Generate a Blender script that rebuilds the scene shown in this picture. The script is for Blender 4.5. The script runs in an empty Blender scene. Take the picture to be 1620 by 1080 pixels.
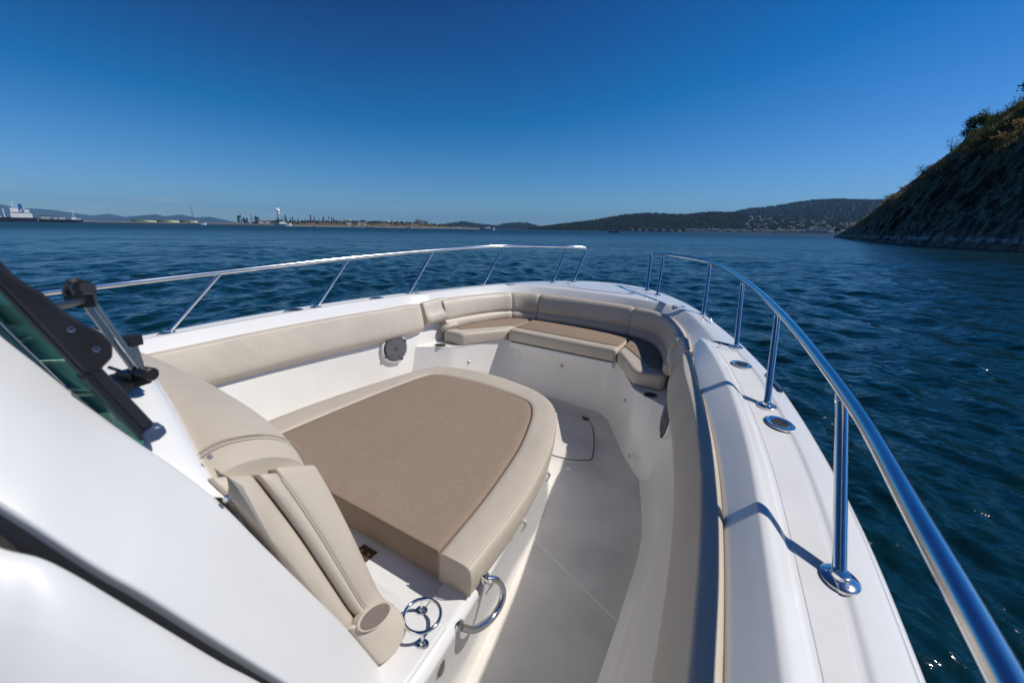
import bpy, bmesh, math, random
import numpy as np
from mathutils import Matrix, Vector
random.seed(7); RNG = np.random.RandomState(11)
R = math.radians
SC = bpy.context.scene
COL = SC.collection

# ------------------------------------------------------------------ frames
# Boat frame: X starboard, Y bow, Z up, centreline X = 0.  The boat heels a little, so it is
# turned into the world (Z straight up, water at Z = 0) by BW.
EYE = np.array([1.1875, 0.0, 0.0]); EYE_H = 1.95
nup = np.array([-0.0333, -0.0082, 0.9994]); nup /= np.linalg.norm(nup)
yw = np.array([0, 1.0, 0]) - nup * nup[1]; yw /= np.linalg.norm(yw)
xw = np.cross(yw, nup)
RB = np.array([xw, yw, nup])
def BW(p):
    return RB @ (np.asarray(p, float) - EYE) + np.array([0, 0, EYE_H])
CR = RB @ np.array([0.8669, 0.4962, 0.0483]); CU = RB @ np.array([-0.1795, 0.2203, 0.9588]); CF = RB @ np.array([-0.4651, 0.8398, -0.2801])

# ------------------------------------------------------------------ camera
cam_d = bpy.data.cameras.new('camera'); cam = bpy.data.objects.new('camera', cam_d); COL.objects.link(cam)
cam_d.sensor_width = 36; cam_d.lens = 14.0; cam_d.clip_start = 0.02; cam_d.clip_end = 120000
cam.matrix_world = Matrix(((CR[0], CU[0], -CF[0], 0), (CR[1], CU[1], -CF[1], 0), (CR[2], CU[2], -CF[2], EYE_H), (0, 0, 0, 1)))
cam_d.dof.use_dof = True; cam_d.dof.focus_distance = 3.2; cam_d.dof.aperture_fstop = 4.0
SC.camera = cam

# ------------------------------------------------------------------ sky, sun, exposure
_sb = RB @ np.array([math.sin(R(56)) * math.cos(R(50.3)), math.cos(R(56)) * math.cos(R(50.3)), math.sin(R(50.3))])   # read off the shadows, boat frame
SUN_AZ, SUN_EL = math.degrees(math.atan2(_sb[0], _sb[1])), math.degrees(math.asin(_sb[2]))
W = bpy.data.worlds.new('World'); SC.world = W; W.use_nodes = True
wn = W.node_tree; bg = wn.nodes['Background']; bg.inputs[1].default_value = 0.075
sky = wn.nodes.new('ShaderNodeTexSky'); sky.sky_type = 'NISHITA'; sky.sun_disc = False
sky.sun_elevation = R(SUN_EL); sky.sun_rotation = R(SUN_AZ)
sky.altitude = 0; sky.air_density = 1.0; sky.dust_density = 0.1; sky.ozone_density = 4.0
mv = wn.nodes.new('ShaderNodeVectorMath'); mv.operation = 'MULTIPLY_ADD'      # a polarised, deeper blue of the same sky
mv.inputs[1].default_value = (.75, 1.035, 1.74); mv.inputs[2].default_value = tuple(-q / .075 for q in (.104, .112, .295))
mx_ = wn.nodes.new('ShaderNodeVectorMath'); mx_.operation = 'MAXIMUM'; mx_.inputs[1].default_value = (.03, .3, 1.0)
wn.links.new(sky.outputs[0], mv.inputs[0]); wn.links.new(mv.outputs[0], mx_.inputs[0])
# thin far clouds low over the mountains
tcw = wn.nodes.new('ShaderNodeTexCoord'); mpw = wn.nodes.new('ShaderNodeMapping'); mpw.inputs['Scale'].default_value = (9, 9, 55); nzw = wn.nodes.new('ShaderNodeTexNoise'); nzw.inputs['Scale'].default_value = 1.6; nzw.inputs['Detail'].default_value = 7
wn.links.new(tcw.outputs['Generated'], mpw.inputs[0]); wn.links.new(mpw.outputs[0], nzw.inputs['Vector'])
rpw = wn.nodes.new('ShaderNodeValToRGB'); rpw.color_ramp.elements[0].position = .54; rpw.color_ramp.elements[1].position = .72; wn.links.new(nzw.outputs[0], rpw.inputs[0])
sxw = wn.nodes.new('ShaderNodeSeparateXYZ'); wn.links.new(tcw.outputs['Generated'], sxw.inputs[0])
def wmap(src, a, b_, c, d):
    n = wn.nodes.new('ShaderNodeMapRange')
    for k_, v_ in zip((1, 2, 3, 4), (a, b_, c, d)): n.inputs[k_].default_value = v_
    wn.links.new(src, n.inputs[0]); return n.outputs[0]
def wmul(a, b_):
    n = wn.nodes.new('ShaderNodeMath'); n.operation = 'MULTIPLY'; wn.links.new(a, n.inputs[0])
    if isinstance(b_, float): n.inputs[1].default_value = b_
    else: wn.links.new(b_, n.inputs[1])
    return n.outputs[0]
fac = wmul(wmul(wmul(rpw.outputs[0], wmap(sxw.outputs[2], .012, .028, 0, 1)), wmap(sxw.outputs[2], .075, .040, 0, 1)), wmul(wmap(sxw.outputs[0], -.50, -.66, 0, 1), .55))
mxw = wn.nodes.new('ShaderNodeMix'); mxw.data_type = 'RGBA'; mxw.inputs[7].default_value = (5.5, 6.6, 8.0, 1)
wn.links.new(fac, mxw.inputs[0]); wn.links.new(mx_.outputs[0], mxw.inputs[6]); wn.links.new(mxw.outputs[2], bg.inputs[0])
sl = bpy.data.lights.new('sun', 'SUN'); sl.energy = 3.75; sl.angle = R(0.55); sl.color = (1.0, 0.95, 0.875)
so = bpy.data.objects.new('sun', sl); COL.objects.link(so)
sd = Vector((math.sin(R(SUN_AZ)) * math.cos(R(SUN_EL)), math.cos(R(SUN_AZ)) * math.cos(R(SUN_EL)), math.sin(R(SUN_EL))))
so.rotation_euler = sd.to_track_quat('Z', 'Y').to_euler()
SC.view_settings.view_transform = 'Standard'; SC.view_settings.look = 'None'
SC.view_settings.exposure = 0.10; SC.view_settings.gamma = 1.0; SC.view_settings.use_curve_mapping = False
SC.render.engine = 'CYCLES'
SC.cycles.max_bounces = 12; SC.cycles.diffuse_bounces = 8; SC.cycles.caustics_reflective = False; SC.cycles.caustics_refractive = False
SC.cycles.sample_clamp_indirect = 6.0

# ------------------------------------------------------------------ materials
def mat(name, col, rough=0.5, metal=0.0, coat=0.0, spec=0.5, noise=None, bump=None, trans=0.0, ior=1.45, emit=None):
    m = bpy.data.materials.new(name); m.use_nodes = True
    nt = m.node_tree; b = nt.nodes['Principled BSDF']
    b.inputs['Base Color'].default_value = (*col, 1); b.inputs['Roughness'].default_value = rough
    b.inputs['Metallic'].default_value = metal; b.inputs['Coat Weight'].default_value = coat
    b.inputs['Coat Roughness'].default_value = 0.06
    b.inputs['Specular IOR Level'].default_value = spec; b.inputs['Transmission Weight'].default_value = trans
    b.inputs['IOR'].default_value = ior
    tc = nt.nodes.new('ShaderNodeTexCoord')
    if noise:                                   # (scale, other colour, low, high, detail)
        n = nt.nodes.new('ShaderNodeTexNoise'); n.inputs['Scale'].default_value = noise[0]; n.inputs['Detail'].default_value = noise[4] if len(noise) > 4 else 5
        nt.links.new(tc.outputs['Object'], n.inputs['Vector'])
        rp = nt.nodes.new('ShaderNodeValToRGB'); rp.color_ramp.elements[0].position = noise[2]; rp.color_ramp.elements[1].position = noise[3]
        rp.color_ramp.elements[0].color = (*col, 1); rp.color_ramp.elements[1].color = (*noise[1], 1)
        nt.links.new(n.outputs[0], rp.inputs[0]); nt.links.new(rp.outputs[0], b.inputs['Base Color'])
    if bump:                                    # list of (kind, scale, distance)
        prev = None
        for kind, sc, dist in bump:
            if kind == 'v':
                t = nt.nodes.new('ShaderNodeTexVoronoi'); t.inputs['Scale'].default_value = sc; out = t.outputs['Distance']
            elif kind == 'w':
                t = nt.nodes.new('ShaderNodeTexWave'); t.inputs['Scale'].default_value = sc; t.bands_direction = 'DIAGONAL'; out = t.outputs['Fac']
            else:
                t = nt.nodes.new('ShaderNodeTexNoise'); t.inputs['Scale'].default_value = sc; t.inputs['Detail'].default_value = 3; out = t.outputs[0]
            nt.links.new(tc.outputs['Object'], t.inputs['Vector'])
            bp = nt.nodes.new('ShaderNodeBump'); bp.inputs['Distance'].default_value = dist; bp.inputs['Strength'].default_value = 1
            nt.links.new(out, bp.inputs['Height'])
            if prev: nt.links.new(prev.outputs[0], bp.inputs['Normal'])
            prev = bp
        nt.links.new(prev.outputs[0], b.inputs['Normal'])
    return m
M = {}
M['gel'] = mat('white_gelcoat', (.80, .795, .78), .22, coat=.5, noise=(2.2, (.755, .75, .735), .42, .7), bump=[('n', 5, .0012)])
M['gelns'] = mat('nonskid_gelcoat', (.74, .735, .725), .5, noise=(9, (.69, .685, .675), .4, .7, 8), bump=[('n', 700, .0003)])
M['gelm'] = mat('dimmed_satin_gelcoat', (.69, .69, .68), .42, coat=.06, noise=(2.2, (.64, .64, .63), .42, .7))  # same white gelcoat, darkened to stand in for dimmer light on the console
M['hull'] = mat('hull_gelcoat', (.78, .78, .77), .15, coat=.6)
M['liner'] = mat('liner_gelcoat', (.84, .815, .77), .3, coat=.3, noise=(3, (.79, .765, .72), .45, .75), bump=[('n', 4, .0012)])
M['sole'] = mat('sole_nonskid', (.79, .755, .70), .5, noise=(3.5, (.62, .59, .545), .38, .70, 9), bump=[('v', 330, .0012), ('n', 3, .002)])
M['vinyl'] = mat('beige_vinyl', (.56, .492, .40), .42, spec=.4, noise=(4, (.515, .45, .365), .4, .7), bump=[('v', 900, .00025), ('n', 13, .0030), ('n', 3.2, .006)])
M['vinyl2'] = mat('pale_and_sunlit_vinyl', (.60, .535, .445), .40, spec=.4, noise=(4, (.555, .495, .41), .4, .7), bump=[('v', 900, .00025), ('n', 13, .0028), ('n', 3.2, .006)])  # pale trim; also a lit copy of the vinyl for sunlit port cushions
M['cloth'] = mat('brown_cushion_cloth', (.315, .24, .183), .85, spec=.12, noise=(60, (.285, .215, .162), .30, .72, 6), bump=[('n', 420, .0009), ('n', 7, .005), ('n', 2.4, .012)])
M['pocket'] = mat('taupe_pocket', (.20, .165, .135), .6, bump=[('n', 200, .0004)])
M['steel'] = mat('polished_steel', (.84, .83, .81), .11, metal=1.0, noise=(14, (.74, .735, .73), .4, .7))
M['brush'] = mat('brushed_steel', (.5, .49, .47), .28, metal=1.0)
M['black'] = mat('black_plastic', (.012, .013, .016), .38, noise=(30, (.02, .02, .024), .4, .7))
M['alu'] = mat('black_anodised_frame', (.016, .02, .028), .28, spec=.6)
M['cap'] = mat('blue_grey_cap', (.05, .075, .14), .35)
M['rub'] = mat('hole_shade_black', (.01, .01, .01), .6)  # black stands in for the shade inside the rod holder holes
M['groove'] = mat('dark_gap', (.035, .033, .03), .7)
M['cone'] = mat('speaker_grille_grey', (.085, .086, .095), .42)
M['cone2'] = mat('speaker_rib_grey', (.34, .34, .36), .4)
M['seam'] = mat('seam_thread', (.40, .34, .27), .6)
M['cordm'] = mat('white_cord', (.62, .58, .50), .7, bump=[('n', 400, .0005)])
M['brass'] = mat('hinge_bronze', (.16, .115, .06), .45, metal=.7)
M['blue'] = mat('blue_film', (.03, .10, .22), .3)
M['gapin'] = mat('console_recess_shade', (.15, .14, .125), .6)  # shade of the gap is put into this dark colour
M['glass'] = mat('green_tinted_glass', (.035, .16, .115), .04, spec=.8, noise=(3.0, (.11, .30, .22), .40, .62, 2), trans=.25)

# ------------------------------------------------------------------ object helpers
def props(o, label=None, cat=None, group=None, kind=None):
    for k, v in (('label', label), ('category', cat), ('group', group), ('kind', kind)):
        if v: o[k] = v
    return o
def empty(name, loc):
    o = bpy.data.objects.new(name, None); o.empty_display_size = .1; COL.objects.link(o); o.location = loc; return o
def root_loc(o):
    L = np.zeros(3)
    while o is not None:
        L = L + np.array(o.location); o = o.parent
    return L
def build(name, V, F, m, parent=None, smooth=35, boat=True, mats=None, fm=None):
    V = np.asarray(V, float)
    if boat: V = (V - EYE) @ RB.T + np.array([0, 0, EYE_H])
    if parent is None:
        L = (V.min(0) + V.max(0)) / 2; L[2] = V[:, 2].min()
    else:
        L = root_loc(parent)
    me = bpy.data.meshes.new(name)
    me.from_pydata((V - L).tolist(), [], F); me.update()
    bm = bmesh.new(); bm.from_mesh(me)
    bmesh.ops.remove_doubles(bm, verts=bm.verts, dist=1e-5 if boat else 1e-4)
    bmesh.ops.recalc_face_normals(bm, faces=bm.faces)
    if smooth:
        a = R(smooth)
        for f in bm.faces: f.smooth = True
        for e in bm.edges:
            if len(e.link_faces) == 2 and e.calc_face_angle(0) > a: e.smooth = False
    bm.to_mesh(me); bm.free()
    for mm in (mats or [m]): me.materials.append(mm)
    if fm is not None and len(fm) == len(me.polygons): me.polygons.foreach_set('material_index', fm)
    o = bpy.data.objects.new(name, me); COL.objects.link(o)
    if parent is None: o.location = L
    else: o.parent = parent
    return o
class MB:
    def __init__(s): s.V = []; s.F = []
    def add(s, V, F):
        n = len(s.V); s.V += [tuple(map(float, v)) for v in V]; s.F += [tuple(i + n for i in f) for f in F]; return s
    def build(s, name, m, parent=None, **k): return build(name, s.V, s.F, m, parent, **k)
def catmull(P, n, closed=False):
    P = np.asarray(P, float); out = []
    N = len(P); segs = N if closed else N - 1
    for i in range(segs):
        if closed: a, b, c, d = P[(i - 1) % N], P[i], P[(i + 1) % N], P[(i + 2) % N]
        else:
            b, c = P[i], P[i + 1]; a = P[i - 1] if i > 0 else 2 * b - c; d = P[i + 2] if i + 2 < N else 2 * c - b
        for k in range(n):
            t = k / n
            out.append(.5 * ((2 * b) + (c - a) * t + (2 * a - 5 * b + 4 * c - d) * t * t + (3 * b - a - 3 * c + d) * t ** 3))
    if not closed: out.append(P[-1])
    return np.array(out)
def fillet(P, rad, n=4):
    P = [np.asarray(p, float) for p in P]; out = [P[0]]
    for i in range(1, len(P) - 1):
        r_ = rad[i] if hasattr(rad, '__len__') else rad
        if r_ <= 0: out.append(P[i]); continue
        a = P[i - 1] - P[i]; b = P[i + 1] - P[i]; la = np.linalg.norm(a); lb = np.linalg.norm(b)
        a = a / max(la, 1e-9) * min(r_, la * .49); b = b / max(lb, 1e-9) * min(r_, lb * .49)
        for k in range(n + 1):
            t = k / n; out.append(P[i] + a * (1 - t) ** 2 + b * t ** 2)
    out.append(P[-1]); return out
def loft(rows, closed=False, caps=False, ring=False):
    """rows: stations, each an equal-length list of points; closed: each section is a loop; ring: stations loop too"""
    n = len(rows[0]); V = [tuple(p) for r_ in rows for p in r_]; F = []
    m = len(rows)
    for i in range(m if ring else m - 1):
        for j in range(n if closed else n - 1):
            a = i * n + j; b = i * n + (j + 1) % n; c = ((i + 1) % m) * n + (j + 1) % n; d = ((i + 1) % m) * n + j
            F.append((a, b, c, d))
    if caps:
        F.append(tuple(range(n))[::-1]); F.append(tuple((m - 1) * n + j for j in range(n)))
    return V, F
def mir(P): return [(-p[0], *p[1:]) for p in P]
def tube(path, rad, n=12, caps=True, closed=False):
    P = [np.asarray(p, float) for p in path]; rows = []; m = len(P)
    up0 = None
    for i in range(m):
        if closed: t = P[(i + 1) % m] - P[i - 1]
        else: t = P[min(i + 1, m - 1)] - P[max(i - 1, 0)]
        t /= np.linalg.norm(t)
        if up0 is None:
            up0 = np.array([0, 0, 1.]) if abs(t[2]) < .9 else np.array([1., 0, 0])
        u_ = up0 - t * (up0 @ t); u_ /= np.linalg.norm(u_); up0 = u_; v_ = np.cross(t, u_)
        r_ = rad[i] if hasattr(rad, '__len__') else rad
        rows.append([P[i] + (u_ * math.cos(a) + v_ * math.sin(a)) * r_ for a in np.linspace(0, 2 * math.pi, n, endpoint=False)])
    return loft(rows, closed=True, caps=caps and not closed, ring=closed)
def frame_of(axis):
    ax = np.asarray(axis, float); ax /= np.linalg.norm(ax)
    t = np.array([0, 0, 1.]) if abs(ax[2]) < .9 else np.array([0, 1., 0])
    u_ = t - ax * (t @ ax); u_ /= np.linalg.norm(u_); return u_, np.cross(ax, u_), ax
def lathe(c, axis, prof, n=28, sx=1.0, cap=True, udir=None):
    """prof: (radius, height along axis); sx stretches along u"""
    u_, v_, ax = frame_of(axis)
    if udir is not None:
        u_ = np.asarray(udir, float); u_ = u_ - ax * (u_ @ ax); u_ /= np.linalg.norm(u_); v_ = np.cross(ax, u_)
    rows = [[np.asarray(c) + u_ * math.cos(a) * r_ * sx + v_ * math.sin(a) * r_ + ax * h for a in np.linspace(0, 2 * math.pi, n, endpoint=False)] for r_, h in prof]
    return loft(rows, closed=True, caps=cap)
def box(c, s, rot=0, rz=None):
    c = np.asarray(c, float); s = np.asarray(s, float) / 2
    V = [(x * s[0], y * s[1], z * s[2]) for x in (-1, 1) for y in (-1, 1) for z in (-1, 1)]
    ca, sa = math.cos(rot), math.sin(rot)
    V = [(x * ca - y * sa + c[0], x * sa + y * ca + c[1], z + c[2]) for x, y, z in V]
    return V, [(0, 1, 3, 2), (4, 6, 7, 5), (0, 4, 5, 1), (2, 3, 7, 6), (0, 2, 6, 4), (1, 5, 7, 3)]
def inset(P, d):
    P = np.asarray(P, float)[:, :2]; N = len(P); A = 0
    for i in range(N): A += P[i][0] * P[(i + 1) % N][1] - P[(i + 1) % N][0] * P[i][1]
    sg = 1 if A > 0 else -1; out = []
    for i in range(N):
        a = P[i] - P[i - 1]; b = P[(i + 1) % N] - P[i]
        a /= max(np.linalg.norm(a), 1e-9); b /= max(np.linalg.norm(b), 1e-9)
        na = np.array([-a[1], a[0]]) * sg; nb = np.array([-b[1], b[0]]) * sg
        m_ = na + nb; k = m_ @ m_
        m_ = m_ * (2 / k) if k > .8 else m_ / max(math.sqrt(k), 1e-6) * 1.4
        out.append(P[i] + m_ * d)
    return np.array(out)
def slab(poly, z0, z1, r=.01, n=4, crown=0.0, rb=None, zf=None):
    """closed polygon turned into a slab with rounded top (and bottom) edges"""
    rb = r if rb is None else rb; rows = []
    def ring(d, z): 
        q = inset(poly, d) if d else np.asarray(poly, float)[:, :2]
        return [(x, y, z + (zf(x, y) if zf else 0)) for x, y in q]
    for k in range(n + 1):
        a = math.pi / 2 * k / n; rows.append(ring(rb * (1 - math.sin(a)), z0 + rb * (1 - math.cos(a))))
    for k in range(n + 1):
        a = math.pi / 2 * k / n; rows.append(ring(r * (1 - math.cos(a)), z1 - r * (1 - math.sin(a))))
    if crown:
        rows.append(ring(r * 1.9, z1 + crown * .6)); rows.append(ring(r * 3.2, z1 + crown))
    return loft(rows, closed=True, caps=True)
def densify(P, step):
    P = np.asarray(P, float); out = []
    for i in range(len(P)):
        a, b = P[i], P[(i + 1) % len(P)]; k = max(1, int(np.linalg.norm(b - a) / step))
        for j in range(k): out.append(a + (b - a) * j / k)
    return np.array(out)

# ================================================================== MOTOR BOAT
boat = props(empty('motor_boat', BW((0, 1.5, -1.95))), 'white motor boat with beige cushions and steel bow rails that the picture is taken aboard', 'boat')

def sheer(y): return float(np.interp(y, [-1, .3, .9, 1.7, 2.5, 3.3, 4, 4.6], [-.69, -.672, -.655, -.622, -.60, -.578, -.568, -.568]))
# outer edge O, ridge / deck inner edge G, foot of the ramp B: starboard half, aft run then forward run
AO = [(1.47, -1.0), (1.54, -.2), (1.56, .4), (1.565, .9), (1.545, 1.3), (1.495, 1.7), (1.415, 2.15), (1.30, 2.58)]
AG = [(1.345, -1.0), (1.36, -.2), (1.362, .4), (1.338, .9), (1.305, 1.3), (1.248, 1.7), (1.17, 2.1), (1.055, 2.55)]
AB = [(1.275, -1.0), (1.29, -.2), (1.292, .4), (1.275, .9), (1.235, 1.3), (1.165, 1.7), (1.08, 2.1), (1.02, 2.53)]
FO = [(1.308, 2.56), (1.13, 3.06), (.93, 3.56), (.70, 3.98), (.42, 4.35), (.20, 4.50), (0, 4.54)]
FG = [(1.140, 2.565), (1.00, 3.02), (.845, 3.40), (.67, 3.53), (.42, 3.60), (.20, 3.635), (0, 3.64)]
FB = [(1.00, 2.565), (.93, 2.96), (.79, 3.30), (.62, 3.46), (.40, 3.54), (.20, 3.565), (0, 3.57)]
NS = 6
aO, aG, aB = catmull(AO, NS), catmull(AG, NS), catmull(AB, NS)
fO = catmull(FO + mir(FO[:-1])[::-1], NS); fG = catmull(FG + mir(FG[:-1])[::-1], NS); fB = catmull(FB + mir(FB[:-1])[::-1], NS)
def outside(O, d2, z):      # points of the hull side, from below up
    o = np.array(O)
    nrm = np.array([-d2[0], -d2[1]])
    tuck = .10 + max(0, o[1] - 1.5) * .16
    P = [(*(o - nrm * (.30 + tuck)), -2.7), (*(o - nrm * (.06 + tuck * .6)), -1.75), (*(o - nrm * .012), z - .115), (*(o + nrm * .002), z - .06), (*o, z - .03)]
    return P
# --- hull sides and deck, aft run (both sides), forward run
def aft_rows(s):
    rows = []
    for O, G, B in zip(aO, aG, aB):
        z = sheer(O[1]); rg = min(1, max(.0, (2.60 - G[1]) / .16)); d = G - O; L = np.linalg.norm(d); d = d / L
        P = [(*O, z - .032), (*(O + d * .012), z - .008), (*(O + d * .075), z - .002), (*(O + d * .085), z - .007), (*(G - d * .055), z - .006), (*(G - d * .048), z + .001),
             (*(G - d * .018), z + .001 + .019 * rg), (*G, z + .018 * rg), (B[0], B[1], z - .046), (B[0] - .004, B[1], z - .075)]
        q = fillet(P, [0, .012, .006, .004, .004, .006, .010, .005, .004, 0], 3)
        rows.append([(p[0] * s, p[1], p[2]) for p in q])
    return rows
def hull_rows():
    rows = []
    seq = [(O, G) for O, G in zip(aO, aG)]
    R_ = []
    for O, G in seq:
        d = (G - O) / np.linalg.norm(G - O); R_.append(outside(O, d, sheer(O[1])))
    half = R_[:-1]; mid = []
    for O, G in zip(fO, fG):
        d = (G - O) / np.linalg.norm(G - O); mid.append(outside(O, d, sheer(O[1])))
    return half + mid + [mir(r_) for r_ in half[::-1]]
V, F = loft(hull_rows()); build('hull_side', V, F, M['hull'], boat, smooth=40)
for s in (1, -1):
    V, F = loft(aft_rows(s)); n_ = len(aft_rows(s)[0]); last = (len(aO) - 1) * n_
    # close the raised ridge where it stops at the bow seat
    zc = sheer(2.58)
    F = F + [tuple(last + j for j in range(n_))]
    build('side_deck', V, F, M['gel'], boat, smooth=32)
rows = []
for O, G, B in zip(fO, fG, fB):
    z = sheer(O[1]); d = G - O; d = d / np.linalg.norm(d)
    P = [(*O, z - .032), (*(O + d * .012), z - .008), (*(O + d * .08), z - .002), (*(O + (G - O) * .6), z - .0), (*G, z - .002), (B[0], B[1], z - .085), (B[0], B[1], z - .13)]
    rows.append(fillet(P, [0, .012, .006, .0, .014, .008, 0], 3))
V, F = loft(rows); build('bow_deck', V, F, M['gel'], boat, smooth=32)
# rub rail
pth = []
for O, G in list(zip(aO, aG))[:-1] + list(zip(fO, fG)):
    d = (G - O) / np.linalg.norm(G - O); pth.append((*(O - d * .012), sheer(O[1]) - .075))
pth = pth + mir(pth[:len(aO) - 1])[::-1]
V, F = tube(pth, .019, 8); build('rub_rail', V, F, M['hull'], boat, smooth=60)
# --- liner: inner wall
WX = [(1.225, -1.0), (1.235, -.2), (1.235, .4), (1.215, .9), (1.175, 1.3), (1.105, 1.7), (1.015, 2.1), (.95, 2.50)]
FX = [(1.05, -1.0), (1.06, -.2), (1.065, .4), (1.065, .9), (1.065, 1.3), (1.05, 1.7), (.955, 2.1), (.84, 2.5)]
wv, fx = catmull(WX, NS), catmull(FX, NS)
FZ = -1.42
for s in (1, -1):
    rows = []
    for B, w_, f_ in zip(aB, wv, fx):
        z = sheer(B[1])
        P = [(B[0] - .003, B[1], z - .06), (w_[0], w_[1], -.93), (f_[0] + .01, f_[1], FZ + .03), (f_[0] - .05, f_[1], FZ - .004)]
        rows.append([(p[0] * s, p[1], p[2]) for p in fillet(P, [0, .05, .06, 0], 5)])
    V, F = loft(rows); build('cockpit_wall', V, F, M['liner'], boat, smooth=50)
# inner coaming behind the bow backrests
rows = []
for B in fB:
    rows.append([(B[0], B[1], -.70), (B[0] * .985, B[1] - .01, -.90), (B[0] * .97, B[1] - .02, -1.0)])
V, F = loft(rows); build('bow_coaming', V, F, M['liner'], boat)
for s in (1, -1):    # short return that joins the side wall to the bow coaming
    build('coaming_return', *loft([[(1.035 * s, 2.48, -.67), (.952 * s, 2.48, -.93), (.925 * s, 2.48, -1.05)], [(.995 * s, 2.62, -.68), (.94 * s, 2.64, -.93), (.92 * s, 2.64, -1.05)], [(.93 * s, 2.98, -.70), (.91 * s, 2.95, -.93), (.90 * s, 2.95, -1.05)]]), M['liner'], boat)
# --- sole
o = build('cockpit_sole', *loft([[(x, y, FZ) for x in np.linspace(-1.09, 1.09, 8)] for y in np.linspace(-1.0, 3.1, 10)]), M['sole'], boat)
# moulded seam across the sole
for s in (1, -1): build('sole_seam', *box((.80 * s, 1.33, FZ + .0012), (.52, .005, .003), -.42 * s), M['liner'], boat)
hp = catmull([(.16, 2.80), (.33, 2.79), (.44, 2.66), (.525, 2.45), (.575, 2.27), (.565, 2.215), (.47, 2.155), (.36, 2.13), (.15, 2.13), (-.2, 2.13), (-.3, 2.5), (-.2, 2.8)], 5, True)
hat = empty('sole_hatch', (0, 0, 0)); hat.parent = boat
hat.location = (0, 0, 0)
build('hatch_frame', *slab(inset(hp, -.022), FZ - .004, FZ + .003, .003, 2), M['sole'], hat, smooth=30)
build('hatch_gap', *slab(hp, FZ - .004, FZ + .005, .002, 2), M['groove'], hat)
build('hatch_lid', *slab(inset(hp, .007), FZ - .003, FZ + .010, .004, 3), M['sole'], hat, smooth=30)
mb = MB(); mb.add(*lathe((.36, 2.74, FZ + .009), (0, 0, 1), [(.024, 0), (.026, .004), (.020, .006), (.018, .003)], 20)); mb.add(*box((.36, 2.74, FZ + .012), (.03, .012, .008), .6)); mb.add(*box((.33, 2.755, FZ + .012), (.02, .02, .008), .2))
mb.build('hatch_latch', M['brass'], hat)
# --- bow seat base: a box whose front is cut at both corners
def seatbase(z, k):   # k: 0 top, 1 bottom
    T = [(.995, 2.28), (.885, 2.36), (.735, 2.47), (.52, 2.93), (.40, 3.0), (0, 3.02)]
    Bt = [(.97, 2.14), (.875, 2.20), (.745, 2.39), (.50, 2.84), (.40, 2.93), (0, 2.96)]
    h = [tuple(np.array(T[i]) * (1 - k) + np.array(Bt[i]) * k) for i in range(len(T))]
    full = h + mir(h[:-1])[::-1]
    return [(x, y, z) for x, y in full]
fr = lambda z, k: fillet([np.array(p) for p in seatbase(z, k)], [0, .03, .045, .05, .04, 0, .04, .05, .045, .03, 0], 4)
rows = [fr(FZ - .004, 1), fr(FZ + .012, .97), fr(-.995, .03), fr(-.985, .0)]
top = fr(-.977, 0)
rows.append([(p[0] * .985, p[1] + .012, -.977) for p in top]); rows.append([(p[0] * .98, 3.5, -.977) for p in top])
build('bow_seat_base', *loft(rows), M['liner'], boat, smooth=40)
build('seat_base_lip', *slab([(-.46, 2.932), (.46, 2.932), (.46, 3.03), (-.46, 3.03)], -1.030, -.984, .004, 3), M['gel'], boat, smooth=30)
# small press studs and drain fittings on the seat base
for (x, y, z) in ((.02, 2.985, -1.12), (.655, 2.60, -1.12), (-.655, 2.60, -1.12), (.80, 2.27, -1.33)):
    nrm = (0, -1, .1) if abs(x) < .3 else (-np.sign(x) * .85, -.5, .1)
    build('press_stud', *lathe((x, y, z), nrm, [(.011, -.002), (.011, .005), (.006, .009), (.005, .009)], 12), M['brush'], boat)
# --- stainless cup holders in the seat base
for s in (1, -1):
    c = (.84 * s, 2.445, -.9765)
    mb = MB(); mb.add(*lathe(c, (0, 0, 1), [(.048, -.001), (.050, .003), (.046, .0045), (.040, .003), (.039, -.02), (.037, -.0005)], 28, cap=False))
    cu = mb.build('cup_holder', M['steel'], boat)
    build('cup_well', *lathe((c[0], c[1], c[2] + .001), (0, 0, 1), [(.040, .0), (.001, .0005)], 24), M['groove'], cu)  # flat disc, the shade of the well is put into its dark colour
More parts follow.
